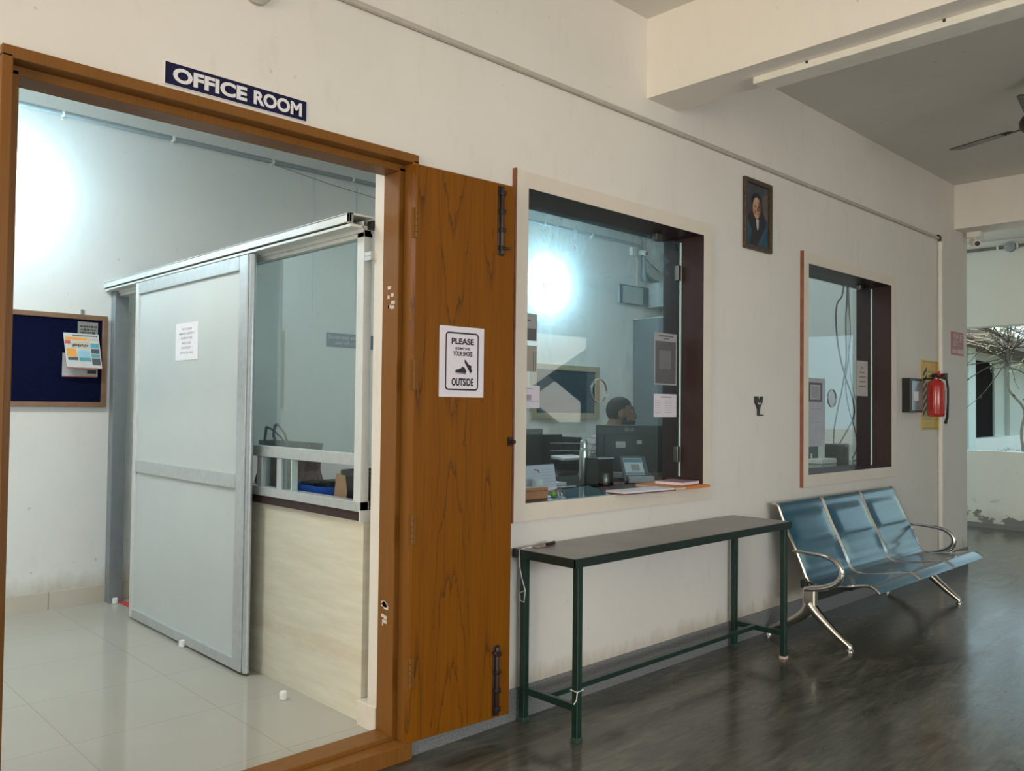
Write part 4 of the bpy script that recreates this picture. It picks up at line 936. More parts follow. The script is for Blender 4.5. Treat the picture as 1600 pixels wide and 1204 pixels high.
b = MB(); o1 = rect_loft(b, [(1.985, 2.155, 0.42, 0.545, ct), (1.970, 2.17, 0.405, 0.556, ct + 0.125)]); i1 = rect_loft(b, [(1.993, 2.147, 0.43, 0.535, ct + 0.006), (1.978, 2.162, 0.413, 0.548, ct + 0.125)])
for k in range(len(o1)): b.f([o1[k], o1[(k + 1) % len(o1)], i1[(k + 1) % len(i1)], i1[k]])
b.build('bin_body', M_black, bb)
b = MB(); b.bm.faces.ensure_lookup_table()
MB(Matrix.Translation((0, 0, ct + 0.125))).ring(rrect(1.958, 2.182, 0.393, 0.568, 0.04), rrect(1.978, 2.162, 0.413, 0.548, 0.03), 0.0, 0.022).build('bin_rim', M_dark, bb, bev=0.004)
for k in (0, 2):
    q = MB(Matrix.Translation((2.30, 0.56 + 0.12 * k, ct + 0.002)) @ Matrix.Rotation(0.3 * k - 0.3, 4, 'Z') @ Matrix.Rotation(-0.9 - 0.2 * k, 4, 'Y')).box(-0.0, 0.12, -0.08, 0.08, 0, 0.0015)
    tag(q.build('loose_paper', plain('pale_green_paper', (0.62, 0.66, 0.58), 0.7)), ['pale paper leaning behind the blue tray, nearest the black bin', 'pale paper leaning behind the blue tray, between two others', 'pale paper leaning behind the blue tray, nearest the tote bag'][k], 'paper', 'papers behind the blue tray')

# ================================================================== BEHIND THE LARGE WINDOW
DT = 0.885
dk = thing('office_counter', (4.6, 0.6, 0.06), 'long dark brown office counter running inside below both windows', 'counter')
MB().box(2.46, 7.0, 0.262, 0.95, DT - 0.03, DT).build('counter_top', plain('dark_counter_top', (0.035, 0.028, 0.026), 0.12, 0, 0.1, 3), dk, bev=0.002)
for x in (2.48, 4.35, 6.9): MB().box(x, x + 0.04, 0.30, 0.90, 0.06, DT - 0.03).build('counter_leg', M_brown, dk)

def poster(nm, label, x0, x1, z0, z1, y, m, parts, cat='paper', group=None):
    t = thing(nm, ((x0 + x1) / 2, y, z0), label, cat, group)
    FR = F_front(x0, z0, y)
    MB(FR).box(0, x1 - x0, 0, z1 - z0, 0, 0.0008).build('sheet', m, t)
    for pn, pm, rects in parts:
        b = MB(FR)
        for u0, u1, v0, v1 in rects: b.box(u0, u1, v0, v1, 0.0009, 0.0013)
        b.build(pn, pm, t)
    return t
GP = 0.1240
M_pg = plain('grey_poster_print', (0.13, 0.13, 0.135), 0.6, 0, 0.1, 10); M_pl = plain('pale_grey_poster', (0.40, 0.39, 0.40), 0.7)
pp_ = poster('payment_poster', 'tall dark grey poster with a white heading taped on the large window glass', 3.594, 3.797, 1.428, 1.704, GP, M_pl,
       [('dark_field', M_pg, [(0.010, 0.193, 0.008, 0.232)])])
b = MB(F_front(3.594, 1.428, GP)).ring([(0.044, 0.085), (0.150, 0.085), (0.150, 0.185), (0.044, 0.185)], [(0.052, 0.093), (0.142, 0.093), (0.142, 0.177), (0.052, 0.177)], 0.0014, 0.0018).box(0.052, 0.142, 0.093, 0.177, 0.0014, 0.0016)
b.build('pale_square', plain('mid_grey_print', (0.20, 0.20, 0.205), 0.6), pp_)
MB(F_front(3.594, 1.428, GP)).box(0.04, 0.17, 0.257, 0.264, 0.0009, 0.0013).box(0.08, 0.13, 0.243, 0.25, 0.0009, 0.0013).build('heading_lines', M_pg, pp_)
poster('price_list', 'white printed list taped below the tall dark poster on the large window', 3.594, 3.797, 1.258, 1.380, GP, M_paper_l,
       [('printed_lines', M_greyink, [(0.055, 0.155, 0.103, 0.109)] + [(0.012 + 0.085 * (k % 2), 0.06 + 0.10 * (k % 2), 0.085 - 0.0125 * (k // 2), 0.0865 - 0.0125 * (k // 2)) for k in range(12)])])
poster('grey_card_notice', 'grey half-hidden notice with dark lower half high on the large window edge', 2.56, 2.712, 1.600, 1.722, GP, M_pl, [('dark_field', M_pg, [(0.0, 0.146, 0.0, 0.055)]), ('heading_line', M_pg, [(0.02, 0.11, 0.087, 0.094)])])
poster('tan_notice', 'tan framed sheet stuck at the large window edge below the grey notice', 2.55, 2.712, 1.462, 1.578, GP, plain('tan_sheet', (0.40, 0.36, 0.30), 0.7), [('dark_edge', M_pg, [(0.14, 0.144, 0.0, 0.09), (0.154, 0.157, 0.0, 0.09)])])
poster('rate_sheet', 'white half-hidden sheet stuck lowest at the large window edge', 2.55, 2.735, 1.298, 1.398, GP, M_paper_l, [('pink_print', plain('mauve_print', (0.42, 0.34, 0.40), 0.7), [(0.06, 0.13, 0.035, 0.06)]), ('printed_lines', M_greyink, [(0.06, 0.14, 0.085, 0.088), (0.05, 0.18, 0.03, 0.032)])])

def bottle():
    t = thing('steel_flask', (3.428, 0.462, DT), 'slim stainless steel flask standing on the counter behind the large window', 'flask')
    c = (3.428, 0.462, DT)
    MB().lathe([(0.021, 0), (0.0235, 0.004), (0.0235, 0.178), (0.020, 0.196), (0.0185, 0.200)], c, 'z', 28).build('flask_body', M_steel, t)
    MB().lathe([(0.0192, 0.201), (0.0192, 0.240), (0.017, 0.244)], c, 'z', 28).build('flask_cap', M_steel, t)
bottle()
bx = thing('wooden_block', (2.66, 0.085, 0.897), 'small brown wooden box on the window sill close to the glass edge', 'box')
MB().box(2.56, 2.731, 0.062, 0.112, 0.897, 0.948).build('box_body', plain('tan_wood_box', (0.33, 0.18, 0.085), 0.5), bx, bev=0.002)
MB().box(2.562, 2.729, 0.0613, 0.0619, 0.932, 0.934).build('lid_line', M_bolt, bx)
tag(MB().ball((2.79, 0.085, 0.909), (0.017, 0.014, 0.013), 14, 8).build('green_clip', plain('leaf_green_plastic', (0.12, 0.36, 0.05), 0.4)), 'small bright green clip on the sill beside the wooden box', 'clip')
for k, x in enumerate((2.822, 2.842, 2.862)):
    tag(MB().tube([(x, 0.09, 0.899), (x + 0.008 * (k - 1), 0.092, 0.93 - 0.006 * k)], 0.004, 8).build('rubber_stamp', plain('olive_brown', (0.14, 0.11, 0.08), 0.6)), ['small brown stamp on the sill next to the green clip', 'small brown stamp on the sill between two like it', 'small brown stamp on the sill nearest the blue sheet'][k], 'stamp', 'stamps on the window sill')
FPP = frame((2.80, 0.32, DT), (1, 0.08, 0), (0.0, 0.18, 1))
ps = thing('leaning_papers', (2.94, 0.32, DT), 'white ruled papers propped upright on the counter behind the wooden box', 'paper')
MB(FPP).box(0, 0.29, 0, 0.135, 0, 0.004).build('sheet', M_paper_l, ps)
b = MB(FPP)
for k in range(7): b.box(0.10, 0.275, 0.020 + k * 0.015, 0.0212 + k * 0.015, 0.0042, 0.0046)
b.build('ruled_lines', M_greyink, ps)
cp = thing('white_cup', (2.88, 0.262, DT), 'white cup with red rim mark in front of the propped papers', 'cup')
MB().lathe([(0.020, 0), (0.024, 0.004), (0.027, 0.075), (0.0245, 0.075), (0.021, 0.008)], (2.88, 0.272, DT), 'z', 20).build('cup_body', M_rubber, cp)
MB().tube([(2.852 + 0.03 * math.cos(a), 0.263, DT + 0.10 + 0.02 * math.sin(a)) for a in [0.2 + 0.25 * k for k in range(7)]], 0.003, 6).build('red_mark', M_red, cp)
tag(MB().prism([(2.77, -0.02), (3.06, -0.02), (3.32, 0.33), (3.03, 0.27)], 0.8975, 0.9005).build('blue_sheet', plain('pale_blue_acrylic', (0.16, 0.30, 0.36), 0.06, 0, 0.05)), 'pale blue glossy sheet lying flat across the sill under the glass', 'sheet')
tag(MB().box(3.06, 3.40, 0.56, 0.80, DT, DT + 0.012).build('paper_pile', M_paper_l), 'flat pile of white papers on the counter behind the propped papers', 'paper')
tag(MB(Matrix.Translation((3.26, 0.62, DT + 0.0125))).ring(circ(0, 0, 0.038), circ(0, 0, 0.026), 0, 0.016).build('tape_roll', M_dark, bev=0.002), 'dark tape roll lying on the flat pile of papers', 'tape')
for k, (y, a) in enumerate(((0.43, -0.15), (0.38, 0.05))):
    q = MB(Matrix.Translation((3.25, y, DT + 0.004)) @ Matrix.Rotation(a, 4, 'Z')).tube([(-0.08, 0, 0), (0.07, 0, 0)], 0.004, 8)
    tag(q.build('pen', [plain('pale_pen', (0.50, 0.50, 0.46), 0.4), M_bolt][k]), ['pale pen lying on the counter in front of the steel flask', 'dark pen lying on the counter in front of the steel flask'][k], 'pen')
bk = thing('black_tray_box', (3.468, 0.36, DT), 'open-fronted black box on the counter between flask and card stand', 'box')
b = MB().box(3.405, 3.53, 0.34, 0.42, DT, DT + 0.004).box(3.405, 3.53, 0.416, 0.42, DT, 1.037).box(3.405, 3.409, 0.34, 0.42, DT, 1.037).box(3.526, 3.53, 0.34, 0.42, DT, 1.037).box(3.405, 3.53, 0.34, 0.42, 1.033, 1.037)
b.build('box_body', M_black, bk)
MB().box(3.404, 3.531, 0.337, 0.34, 1.032, 1.0385).build('shiny_lip', plain('pale_lip', (0.42, 0.52, 0.50), 0.3), bk)
tag(MB().lathe([(0.026, 0), (0.028, 0.01), (0.028, 0.06), (0.024, 0.065)], (3.49, 0.365, DT + 0.0045), 'z', 16).build('small_jar', plain('dim_steel', (0.18, 0.17, 0.16), 0.3, 0.9)), 'small dull metal jar standing inside the open black box', 'jar')

mo = thing('computer_monitor', (3.95, 0.565, DT), 'black flat monitor seen from behind with white stickers, in front of the seated person', 'monitor')
FM = frame((3.955, 0.565, 0.0), (0.70, -0.714, 0), (0.0, 0.0, 1.0))
MB(FM).box(-0.197, 0.197, 0.925, 1.203, -0.03, 0.0).build('back_shell', plain('monitor_black', (0.022, 0.024, 0.022), 0.4), mo, bev=0.006)
MB(FM).box(-0.15, 0.18, 0.955, 1.150, 0.0002, 0.010).build('vent_cover', M_black, mo, bev=0.004)
MB(FM).box(-0.028, 0.028, DT + 0.01, 0.99, 0.0105, 0.032).build('stand_neck', M_black, mo, bev=0.004)
MB(FM @ Matrix.Translation((0, 0, 0))).box(-0.11, 0.11, DT, DT + 0.012, -0.09, 0.07).build('stand_base', M_black, mo, bev=0.004)
b = MB(FM); b.ring(circ(-0.018, 1.177, 0.0105), circ(-0.018, 1.177, 0.0085), 0.0002, 0.001); write(b, 'LG', 0.013, 1.177, 0.026, 0.015, 0.001, 0.01)
b.box(-0.0185, -0.0165, 1.172, 1.181, 0.0002, 0.001).box(-0.0185, -0.012, 1.171, 1.173, 0.0002, 0.001)
b.build('logo', plain('grey_logo', (0.42, 0.43, 0.42), 0.5), mo)
for u, v, w_, h_ in ((-0.052, 1.088, 0.056, 0.036), (0.058, 1.104, 0.028, 0.022)):
    q = MB(FM).box(u - w_ / 2, u + w_ / 2, v - h_ / 2, v + h_ / 2, 0.0102, 0.0108).build('sticker', plain('grey_white_sticker', (0.50, 0.51, 0.49), 0.6), mo)
    if w_ > 0.04: MB(FM).box(u - 0.02, u + 0.012, v - 0.006, v - 0.003, 0.0109, 0.0112).box(u - 0.02, u + 0.018, v - 0.013, v - 0.010, 0.0109, 0.0112).build('sticker_print', M_greyink, q)

qs = thing('card_stand', (3.70, 0.36, DT), 'small black tilted card stand holding a blue-topped white card and grey tag', 'stand')
FQ = frame((3.775, 0.36, DT), (0.80, -0.60, 0), (-0.10, 0.22, 1))
MB(FQ).box(-0.075, 0.075, 0.0, 0.155, -0.008, 0.0).build('stand_back', M_black, qs, bev=0.003)
MB(FQ).box(-0.058, 0.05, 0.048, 0.142, 0.0002, 0.0012).build('card', plain('pale_card', (0.55, 0.57, 0.58), 0.5), qs)
MB(FQ).box(-0.056, 0.048, 0.118, 0.138, 0.0013, 0.0017).box(-0.056, 0.048, 0.052, 0.060, 0.0013, 0.0017).build('blue_bands', plain('blue_band', (0.07, 0.20, 0.28), 0.5), qs)
MB(FQ).box(-0.02, 0.028, 0.070, 0.106, 0.0013, 0.0017).build('grey_square', plain('soft_grey_print', (0.30, 0.28, 0.28), 0.6), qs)
MB(FQ).box(-0.055, 0.09, -0.0, 0.040, 0.001, 0.03).build('tag_holder', plain('grey_tag', (0.32, 0.33, 0.33), 0.5), qs, bev=0.002)

FO = Matrix.Translation((3.64, 0.02, 0.8972)) @ Matrix.Rotation(-0.03, 4, 'Z')
ob = thing('orange_notebook', (3.64, 0.02, 0.8972), 'orange notebook overhanging the sill of the large window', 'notebook')
MB(FO).box(-0.145, 0.145, -0.115, 0.145, 0.0, 0.002).box(-0.145, 0.145, -0.115, 0.145, 0.012, 0.014).box(0.142, 0.145, -0.115, 0.145, 0.0, 0.014).box(-0.06, 0.145, -0.1155, -0.113, 0, 0.014).build('cover', M_orange, ob)
MB(FO).box(-0.142, 0.140, -0.112, 0.142, 0.0021, 0.0118).build('pages', plain('cream_pages', (0.60, 0.56, 0.46), 0.8), ob)
pb = thing('pink_notebook', (3.70, 0.04, 0.9112), 'pale pink notebook lying on top of the orange notebook', 'notebook')
FK = Matrix.Translation((3.70, 0.045, 0.9114)) @ Matrix.Rotation(0.10, 4, 'Z')
MB(FK).box(-0.085, 0.095, -0.075, 0.085, 0.0, 0.012).build('pages', M_paper_l, pb)
MB(FK).box(-0.085, 0.095, -0.075, 0.085, 0.0122, 0.0136).build('cover', plain('dusky_pink_cover', (0.42, 0.24, 0.27), 0.5), pb)
mb_ = thing('maroon_notebook', (3.29, -0.02, 0.8972), 'thin maroon backed notebook lying open-edged at the sill front', 'notebook')
FK = Matrix.Translation((3.30, -0.035, 0.8972)) @ Matrix.Rotation(-0.06, 4, 'Z')
MB(FK).box(-0.20, 0.185, -0.05, 0.075, 0.0, 0.005).build('cover', plain('maroon_cover', (0.16, 0.06, 0.08), 0.5), mb_)
MB(FK).box(-0.19, 0.18, -0.045, 0.07, 0.0052, 0.013).build('pages', M_paper_l, mb_)
tag(MB().box(3.86, 3.92, 0.40, 0.45, DT, DT + 0.035).build('yellow_cube', plain('mustard_plastic', (0.42, 0.36, 0.04), 0.5), bev=0.006), 'small mustard yellow block on the counter by the monitor foot', 'block')

# far part of the office
dd = thing('back_desk', (4.45, 1.9, 0.06), 'dark office desk standing behind the seated person', 'desk')
MB().box(3.85, 5.1, 1.55, 2.2, 0.795, 0.825).build('desk_top', M_brown, dd, bev=0.002)
for x in (3.9, 5.02): MB().box(x, x + 0.04, 1.6, 2.15, 0.06, 0.795).build('side_panel', M_brown, dd)
m2 = thing('dark_screen', (4.26, 1.75, 0.825), 'dark screen seen from behind on the rear desk', 'monitor')
MB().box(4.08, 4.42, 1.72, 1.76, 0.87, 1.148).build('screen_shell', M_dark, m2, bev=0.006)
MB().box(4.22, 4.28, 1.73, 1.75, 0.83, 0.87).box(4.15, 4.35, 1.68, 1.80, 0.825, 0.835).build('screen_stand', M_black, m2)
rk = thing('document_rack', (4.58, 1.75, 0.825), 'dark wire document rack with two thin rails on the rear desk', 'rack')
b = MB().box(4.43, 4.78, 1.86, 1.87, 0.825, 1.10).box(4.43, 4.44, 1.66, 1.87, 0.825, 1.10).box(4.77, 4.78, 1.66, 1.87, 0.825, 1.08)
b.build('rack_sides', M_black, rk)
for z in (0.93, 0.99, 1.045): MB().tube([(4.43, 1.655, z), (4.78, 1.655, z - 0.01)], 0.004, 8).build('rack_rail', plain('grey_rail', (0.25, 0.26, 0.26), 0.4), rk)
tag(MB(Matrix.Translation((4.60, 1.60, 0.93)) @ Matrix.Rotation(0.1, 4, 'X')).box(-0.14, 0.12, -0.05, 0.1, -0.003, 0.012).build('folded_sheet', M_white), 'white folded sheet lying out of the dark document rack', 'paper')

nb2 = thing('office_notice_board', (6.08, BY, 1.19), 'blue notice board in a pale wood frame on the back wall behind the large window', 'notice board')
FB2 = F_front(5.60, 1.190, BY)
MB(FB2).box(0.03, 0.95, 0.03, 0.50, 0.001, 0.016).build('felt_panel', plain('deep_blue_felt', (0.020, 0.045, 0.085), 0.9), nb2)
MB(FB2).ring([(0, 0), (0.98, 0), (0.98, 0.53), (0, 0.53)], [(0.065, 0.06), (0.915, 0.06), (0.915, 0.475), (0.065, 0.475)], 0, 0.03).build('board_frame', plain('pale_wood_frame', (0.46, 0.38, 0.26), 0.5), nb2, bev=0.004)

cu = thing('steel_cupboard', (7.5, 2.7, 0.06), 'tall grey steel cupboard in the back corner of the office', 'cupboard')
MB().box(7.16, 7.82, 2.55, 3.02, 0.06, 2.25).build('cupboard_body', M_steelgrey, cu, bev=0.004)
for x0, x1 in ((7.17, 7.485), (7.495, 7.81)): MB().box(x0, x1, 2.535, 2.549, 0.15, 2.22).build('cupboard_door', M_steelgrey, cu, bev=0.003)
MB().tube([(7.47, 2.525, 1.15), (7.47, 2.525, 1.30)], 0.008, 8).build('handle', M_chrome, cu)
MB().box(7.15, 7.83, 2.53, 3.02, 2.25, 2.262).build('pale_top', plain('pale_top', (0.62, 0.62, 0.58), 0.5), cu)
tag(MB(Matrix.Translation((7.62, 2.62, 2.2622)) @ Matrix.Rotation(0.2, 4, 'Z')).prism([(-0.1, -0.09), (0.1, -0.1), (0.12, 0.08), (-0.08, 0.1)], 0, 0.075).build('paper_bundle', M_white, bev=0.012), 'white bundle of papers on top of the steel cupboard', 'paper')
sh = thing('file_shelf', (7.6, 2.75, 2.40), 'small wall shelf of dark files above the steel cupboard', 'shelf')
MB().box(7.37, 7.83, 2.60, 3.025, 2.395, 2.415).box(7.37, 7.83, 2.60, 3.025, 2.64, 2.66).box(7.37, 7.385, 2.60, 3.025, 2.415, 2.64).build('shelf_body', plain('pale_grey_shelf', (0.50, 0.52, 0.50), 0.5), sh)
for k in range(9):
    x = 7.395 + k * 0.046
    tag(MB().box(x, x + 0.040, 2.62, 2.95, 2.4155, 2.60 - 0.012 * (k % 3)).build('box_file', plain('dark_file_%d' % (k % 3), [(0.06, 0.065, 0.07), (0.10, 0.09, 0.09), (0.045, 0.06, 0.075)][k % 3], 0.6)), 'dark box file standing in the row on the small wall shelf', 'file', 'box files on the wall shelf')
ac = thing('framed_wall_panel', (7.1, BY, 2.40), 'pale wall panel with dark edges beside the shelf of files', 'panel')
MB(F_front(6.87, 2.405, BY)).box(0.03, 0.44, 0.01, 0.19, 0, 0.04).build('panel_face', plain('pale_panel', (0.50, 0.55, 0.54), 0.5), ac)
MB(F_front(6.87, 2.405, BY)).ring([(0, 0), (0.485, 0), (0.485, 0.2), (0, 0.2)], [(0.045, 0.01), (0.40, 0.01), (0.40, 0.19), (0.045, 0.19)], 0.0401, 0.05).build('panel_frame', plain('slate_frame', (0.10, 0.13, 0.15), 0.5), ac)
c2 = thing('indoor_camera', (7.22, 2.95, 2.97), 'white bullet camera with junction box high on the office back wall', 'camera')
MB().box(7.08, 7.15, 2.985, BY, 2.93, 3.02).build('junction_box', M_pvc_w, c2, bev=0.004)
MB().tube([(7.225, 3.0, 2.985), (7.215, 2.90, 2.955)], 0.028, 16).build('camera_head', M_pvc_w, c2)
MB().tube([(7.2155, 2.899, 2.9545), (7.2145, 2.895, 2.9535)], 0.02, 16).build('lens', M_black, c2)
vcn = thing('corner_conduit', (7.28, BY - 0.015, 2.65), 'grey conduit and drooping cables falling to the framed wall panel', 'conduit')
MB().tube([(7.305, BY - 0.026, 3.23), (7.305, BY - 0.026, 2.68)], 0.024, 10).build('riser', M_pvc_g, vcn)
MB().tube([(7.30, BY - 0.03, 3.0), (7.31, BY - 0.04, 2.84), (7.37, BY - 0.04, 2.735), (7.46, BY - 0.04, 2.695), (7.55, BY - 0.04, 2.69)], 0.018, 8).build('cable_bundle', plain('dull_green_cable', (0.20, 0.27, 0.25), 0.6), vcn)
MB().tube([(7.24, BY - 0.03, 2.97), (7.40, BY - 0.03, 2.89), (7.60, BY - 0.03, 2.80), (7.83, BY - 0.03, 2.76)], 0.006, 6).build('thin_cable', M_black, vcn)
MB().tube([(7.21, BY - 0.008, 2.93), (7.21, BY - 0.008, 2.62)], 0.008, 8).build('white_drop', M_pvc_w, vcn)

# ================================================================== BEHIND THE FAR WINDOW
CY = 0.55
sets = [([(6.765, 2.9), (6.765, 2.314), (6.648, 2.171), (6.637, 1.987), (6.696, 1.781), (6.815, 1.575), (6.924, 1.445), (6.985, 1.312), (6.948, 1.22), (6.815, 1.11), (6.70, 1.02), (6.69, 0.99)], 0.0065, M_dark, 'dark cable that bows away from the others behind the far window'),
        ([(6.837, 2.9), (6.837, 2.322), (6.814, 2.053), (6.826, 1.735), (6.767, 1.521), (6.674, 1.31), (6.616, 1.154), (6.605, 1.03)], 0.006, M_dark, 'dark cable that drops nearly straight into the black speaker behind the far window'),
        ([(6.861, 2.9), (6.861, 2.314), (6.898, 1.953), (6.862, 1.737), (6.815, 1.522), (6.887, 1.311), (7.01, 1.123), (7.035, 0.988), (6.95, 0.90)], 0.005, plain('mid_grey_cable', (0.13, 0.15, 0.14), 0.6), 'grey cable that swings widest near the counter behind the far window'),
        ([(6.849, 2.9), (6.849, 2.163), (6.874, 1.737), (6.948, 1.499), (7.098, 1.258), (7.187, 1.039), (7.098, 0.90), (6.95, 0.892)], 0.004, plain('pale_cable', (0.42, 0.44, 0.43), 0.6), 'pale thin cable looping low beside the brown lining of the far window')]
for pts, r_, m_, lab_ in sets:
    sp = smooth_prof(pts, 4)
    tag(MB().tube([(x, CY + 0.01 * i_ / len(sp), z) for i_, (x, z) in enumerate(sp)], r_, 8).build('hanging_cable', m_), lab_, 'cable')
spk = thing('black_speaker', (6.66, 0.56, DT), 'small black speaker on the counter behind the far window', 'speaker')
MB().box(6.575, 6.76, 0.50, 0.62, DT, 1.035).build('speaker_case', M_black, spk, bev=0.004)
MB().lathe([(0.035, 0), (0.04, -0.006), (0.012, -0.004)], (6.70, 0.499, 0.955), 'y', 18).build('driver_ring', M_dark, spk)
MB().box(6.685, 6.73, 0.4985, 0.4998, 1.008, 1.026).build('pale_label', M_pl, spk)
rt = thing('white_router', (6.38, 0.56, DT), 'low white box on the counter at the near edge of the far window', 'router')
MB().box(6.24, 6.50, 0.48, 0.60, DT, 0.925).build('router_case', M_rubber, rt, bev=0.008)
MB().lathe([(0.006, 0), (0.006, 0.04)], (6.27, 0.58, 0.925), 'z', 8).build('router_stub', M_rubber, rt)
tag(MB().box(6.15, 6.55, 0.66, 0.80, DT, 1.06).build('grey_case', plain('slate_case', (0.16, 0.20, 0.20), 0.5), bev=0.006), 'slate grey equipment case behind the low white box at the far window', 'case')
poster('payment_sheet', 'pale lilac sheet with a dark framed square on the far window glass', 5.285, 5.545, 1.06, 1.52, GP, plain('lilac_sheet', (0.50, 0.52, 0.56), 0.7), [('dark_frame', M_pg, [(0.02, 0.215, 0.30, 0.315), (0.02, 0.215, 0.415, 0.43), (0.02, 0.045, 0.315, 0.415), (0.19, 0.215, 0.315, 0.415)]), ('grey_square', M_pl, [(0.065, 0.17, 0.325, 0.405)]), ('faint_lines', M_pl, [(0.05, 0.20, 0.25, 0.255), (0.05, 0.18, 0.16, 0.164)])])
wn = poster('window_notice', 'cream five-line notice taped near the brown lining of the far window', 6.045, 6.232, 1.412, 1.670, GP, plain('cream_paper', (0.62, 0.57, 0.53), 0.7),
       [('printed_lines', plain('taupe_print', (0.30, 0.25, 0.23), 0.7), [(0.07, 0.11, 0.203, 0.212), (0.045, 0.135, 0.168, 0.178), (0.04, 0.15, 0.135, 0.145), (0.045, 0.145, 0.10, 0.11), (0.04, 0.15, 0.066, 0.076)])])

# ================================================================== PERSON AT THE COUNTER
def person():
    fd = Vector((0.76, -0.65, 0)).normalized(); ld = Vector((-fd.y, fd.x, 0))
    base = Vector((4.49, 1.124, 0.0))
    L = Matrix(((fd.x, ld.x, 0, base.x), (fd.y, ld.y, 0, base.y), (0, 0, 1, 0), (0, 0, 0, 1)))
    t = thing('person', (4.40, 1.22, 0.06), 'dark-haired bearded person in a checked shirt seated at the counter, facing sideways', 'person')
    def skin(verts, edges, rad, root, sub=2):
        me = bpy.data.meshes.new('tmp'); me.from_pydata([L @ Vector(v) for v in verts], edges, [])
        o = bpy.data.objects.new('tmp', me); COL.objects.link(o)
        md = o.modifiers.new('s', 'SKIN'); md.use_smooth_shade = True
        for i, r in enumerate(rad):
            me.skin_vertices[0].data[i].radius = (r, r) if not isinstance(r, tuple) else r
            me.skin_vertices[0].data[i].use_root = (i == root)
        sb = o.modifiers.new('d', 'SUBSURF'); sb.levels = sub; sb.render_levels = sub
        bpy.context.view_layer.update()
        ev = bpy.data.meshes.new_from_object(o.evaluated_get(bpy.context.evaluated_depsgraph_get()))
        bpy.data.objects.remove(o); bpy.data.meshes.remove(me); return ev
    V = [(-0.17, 0, 0.57), (-0.16, 0, 0.72), (-0.125, 0, 0.88), (-0.085, 0, 1.00), (-0.045, 0, 1.085), (-0.015, 0, 1.15), (0.012, 0, 1.20), (0.03, 0, 1.25)]
    R_ = [(0.132, 0.112), (0.120, 0.096), (0.124, 0.090), (0.122, 0.088), (0.066, 0.062), 0.053, 0.052, 0.052]
    E_ = [(i, i + 1) for i in range(7)]
    def limb(chain, rads, at):
        p = at
        for v, r in zip(chain, rads):
            V.append(v); R_.append(r); E_.append((p, len(V) - 1)); p = len(V) - 1
        return p
    hands = []
    for s in (1, -1):
        hands.append((limb([(-0.075, s * 0.165, 1.045), (-0.02, s * 0.215, 0.93), (0.04, s * 0.235, 0.83), (0.16, s * 0.19, 0.885), (0.265, s * 0.13, 0.925), (0.30, s * 0.118, 0.925)], [0.054, 0.047, 0.041, 0.036, 0.028, 0.032], 3), s))
        limb([(-0.10, s * 0.10, 0.555), (0.12, s * 0.125, 0.55), (0.27, s * 0.13, 0.545), (0.28, s * 0.13, 0.32), (0.27, s * 0.13, 0.11), (0.38, s * 0.14, 0.085)], [0.09, 0.082, 0.062, 0.055, 0.042, 0.034], 0)
    body = skin(V, E_, R_, 0)
    # head, nose, ears, fingers joined to the same surface
    bm = bmesh.new(); bm.from_mesh(body); bpy.data.meshes.remove(body)
    hb = MB(L)
    HC = (0.055, 0, 1.272)
    hb.ball((HC[0] - 0.010, 0, HC[2] + 0.016), (0.088, 0.068, 0.086), 24, 18)
    hb.ball((HC[0] + 0.030, 0, HC[2] - 0.045), (0.062, 0.056, 0.072), 20, 14)
    hb.ball((HC[0] + 0.055, 0, HC[2] - 0.085), (0.034, 0.034, 0.030), 14, 10)
    hb.tube([(HC[0] + 0.078, 0, HC[2] + 0.015), (HC[0] + 0.100, 0, HC[2] - 0.018), (HC[0] + 0.104, 0, HC[2] - 0.030), (HC[0] + 0.082, 0, HC[2] - 0.038)], [0.010, 0.012, 0.013, 0.010], 10)
    hb.tube([(HC[0] + 0.082, -0.02, HC[2] - 0.062), (HC[0] + 0.088, 0, HC[2] - 0.061), (HC[0] + 0.082, 0.02, HC[2] - 0.062)], 0.008, 8)
    hb.tube([(HC[0] + 0.072, -0.04, HC[2] + 0.03), (HC[0] + 0.086, 0, HC[2] + 0.028), (HC[0] + 0.072, 0.04, HC[2] + 0.03)], 0.011, 8)
    for s in (1, -1):
        hb.ball((HC[0] - 0.012, s * 0.070, HC[2] - 0.008), (0.020, 0.009, 0.031), 14, 10)
        hx, hy, hz = 0.30, s * 0.118, 0.925
        for k, (dy, ln) in enumerate(((0.027, 0.072), (0.009, 0.082), (-0.009, 0.077), (-0.026, 0.062))):
            y = hy + s * dy
            hb.tube([(hx - 0.005, y, hz), (hx + 0.03, y * 1.0 + s * dy * 0.15, hz + 0.008), (hx + 0.03 + ln * 0.45, y + s * dy * 0.3, hz + 0.0), (hx + 0.03 + ln * 0.8, y + s * dy * 0.4, hz - 0.022)], [0.011, 0.010, 0.009, 0.007], 8)
        hb.tube([(hx - 0.02, hy - s * 0.02, hz - 0.004), (hx + 0.012, hy - s * 0.048, hz - 0.008), (hx + 0.040, hy - s * 0.056, hz - 0.018)], [0.013, 0.011, 0.008], 8)
    tmp = bpy.data.meshes.new('h'); hb.bm.to_mesh(tmp); hb.bm.free(); bm.from_mesh(tmp); bpy.data.meshes.remove(tmp)
    me = bpy.data.meshes.new('body'); bm.to_mesh(me); bm.free()
    o = bpy.data.objects.new('tmp', me); COL.objects.link(o)
    rm = o.modifiers.new('r', 'REMESH'); rm.mode = 'VOXEL'; rm.voxel_size = 0.0075
    sm = o.modifiers.new('m', 'SMOOTH'); sm.factor = 0.5; sm.iterations = 3
    bpy.context.view_layer.update()
    ev = bpy.data.meshes.new_from_object(o.evaluated_get(bpy.context.evaluated_depsgraph_get()))
    bpy.data.objects.remove(o)
    ev.transform(Matrix.Translation(-ROOT[t])); ev.materials.clear(); ev.materials.append(M_skin); ev.shade_smooth(); ev.name = 'body'
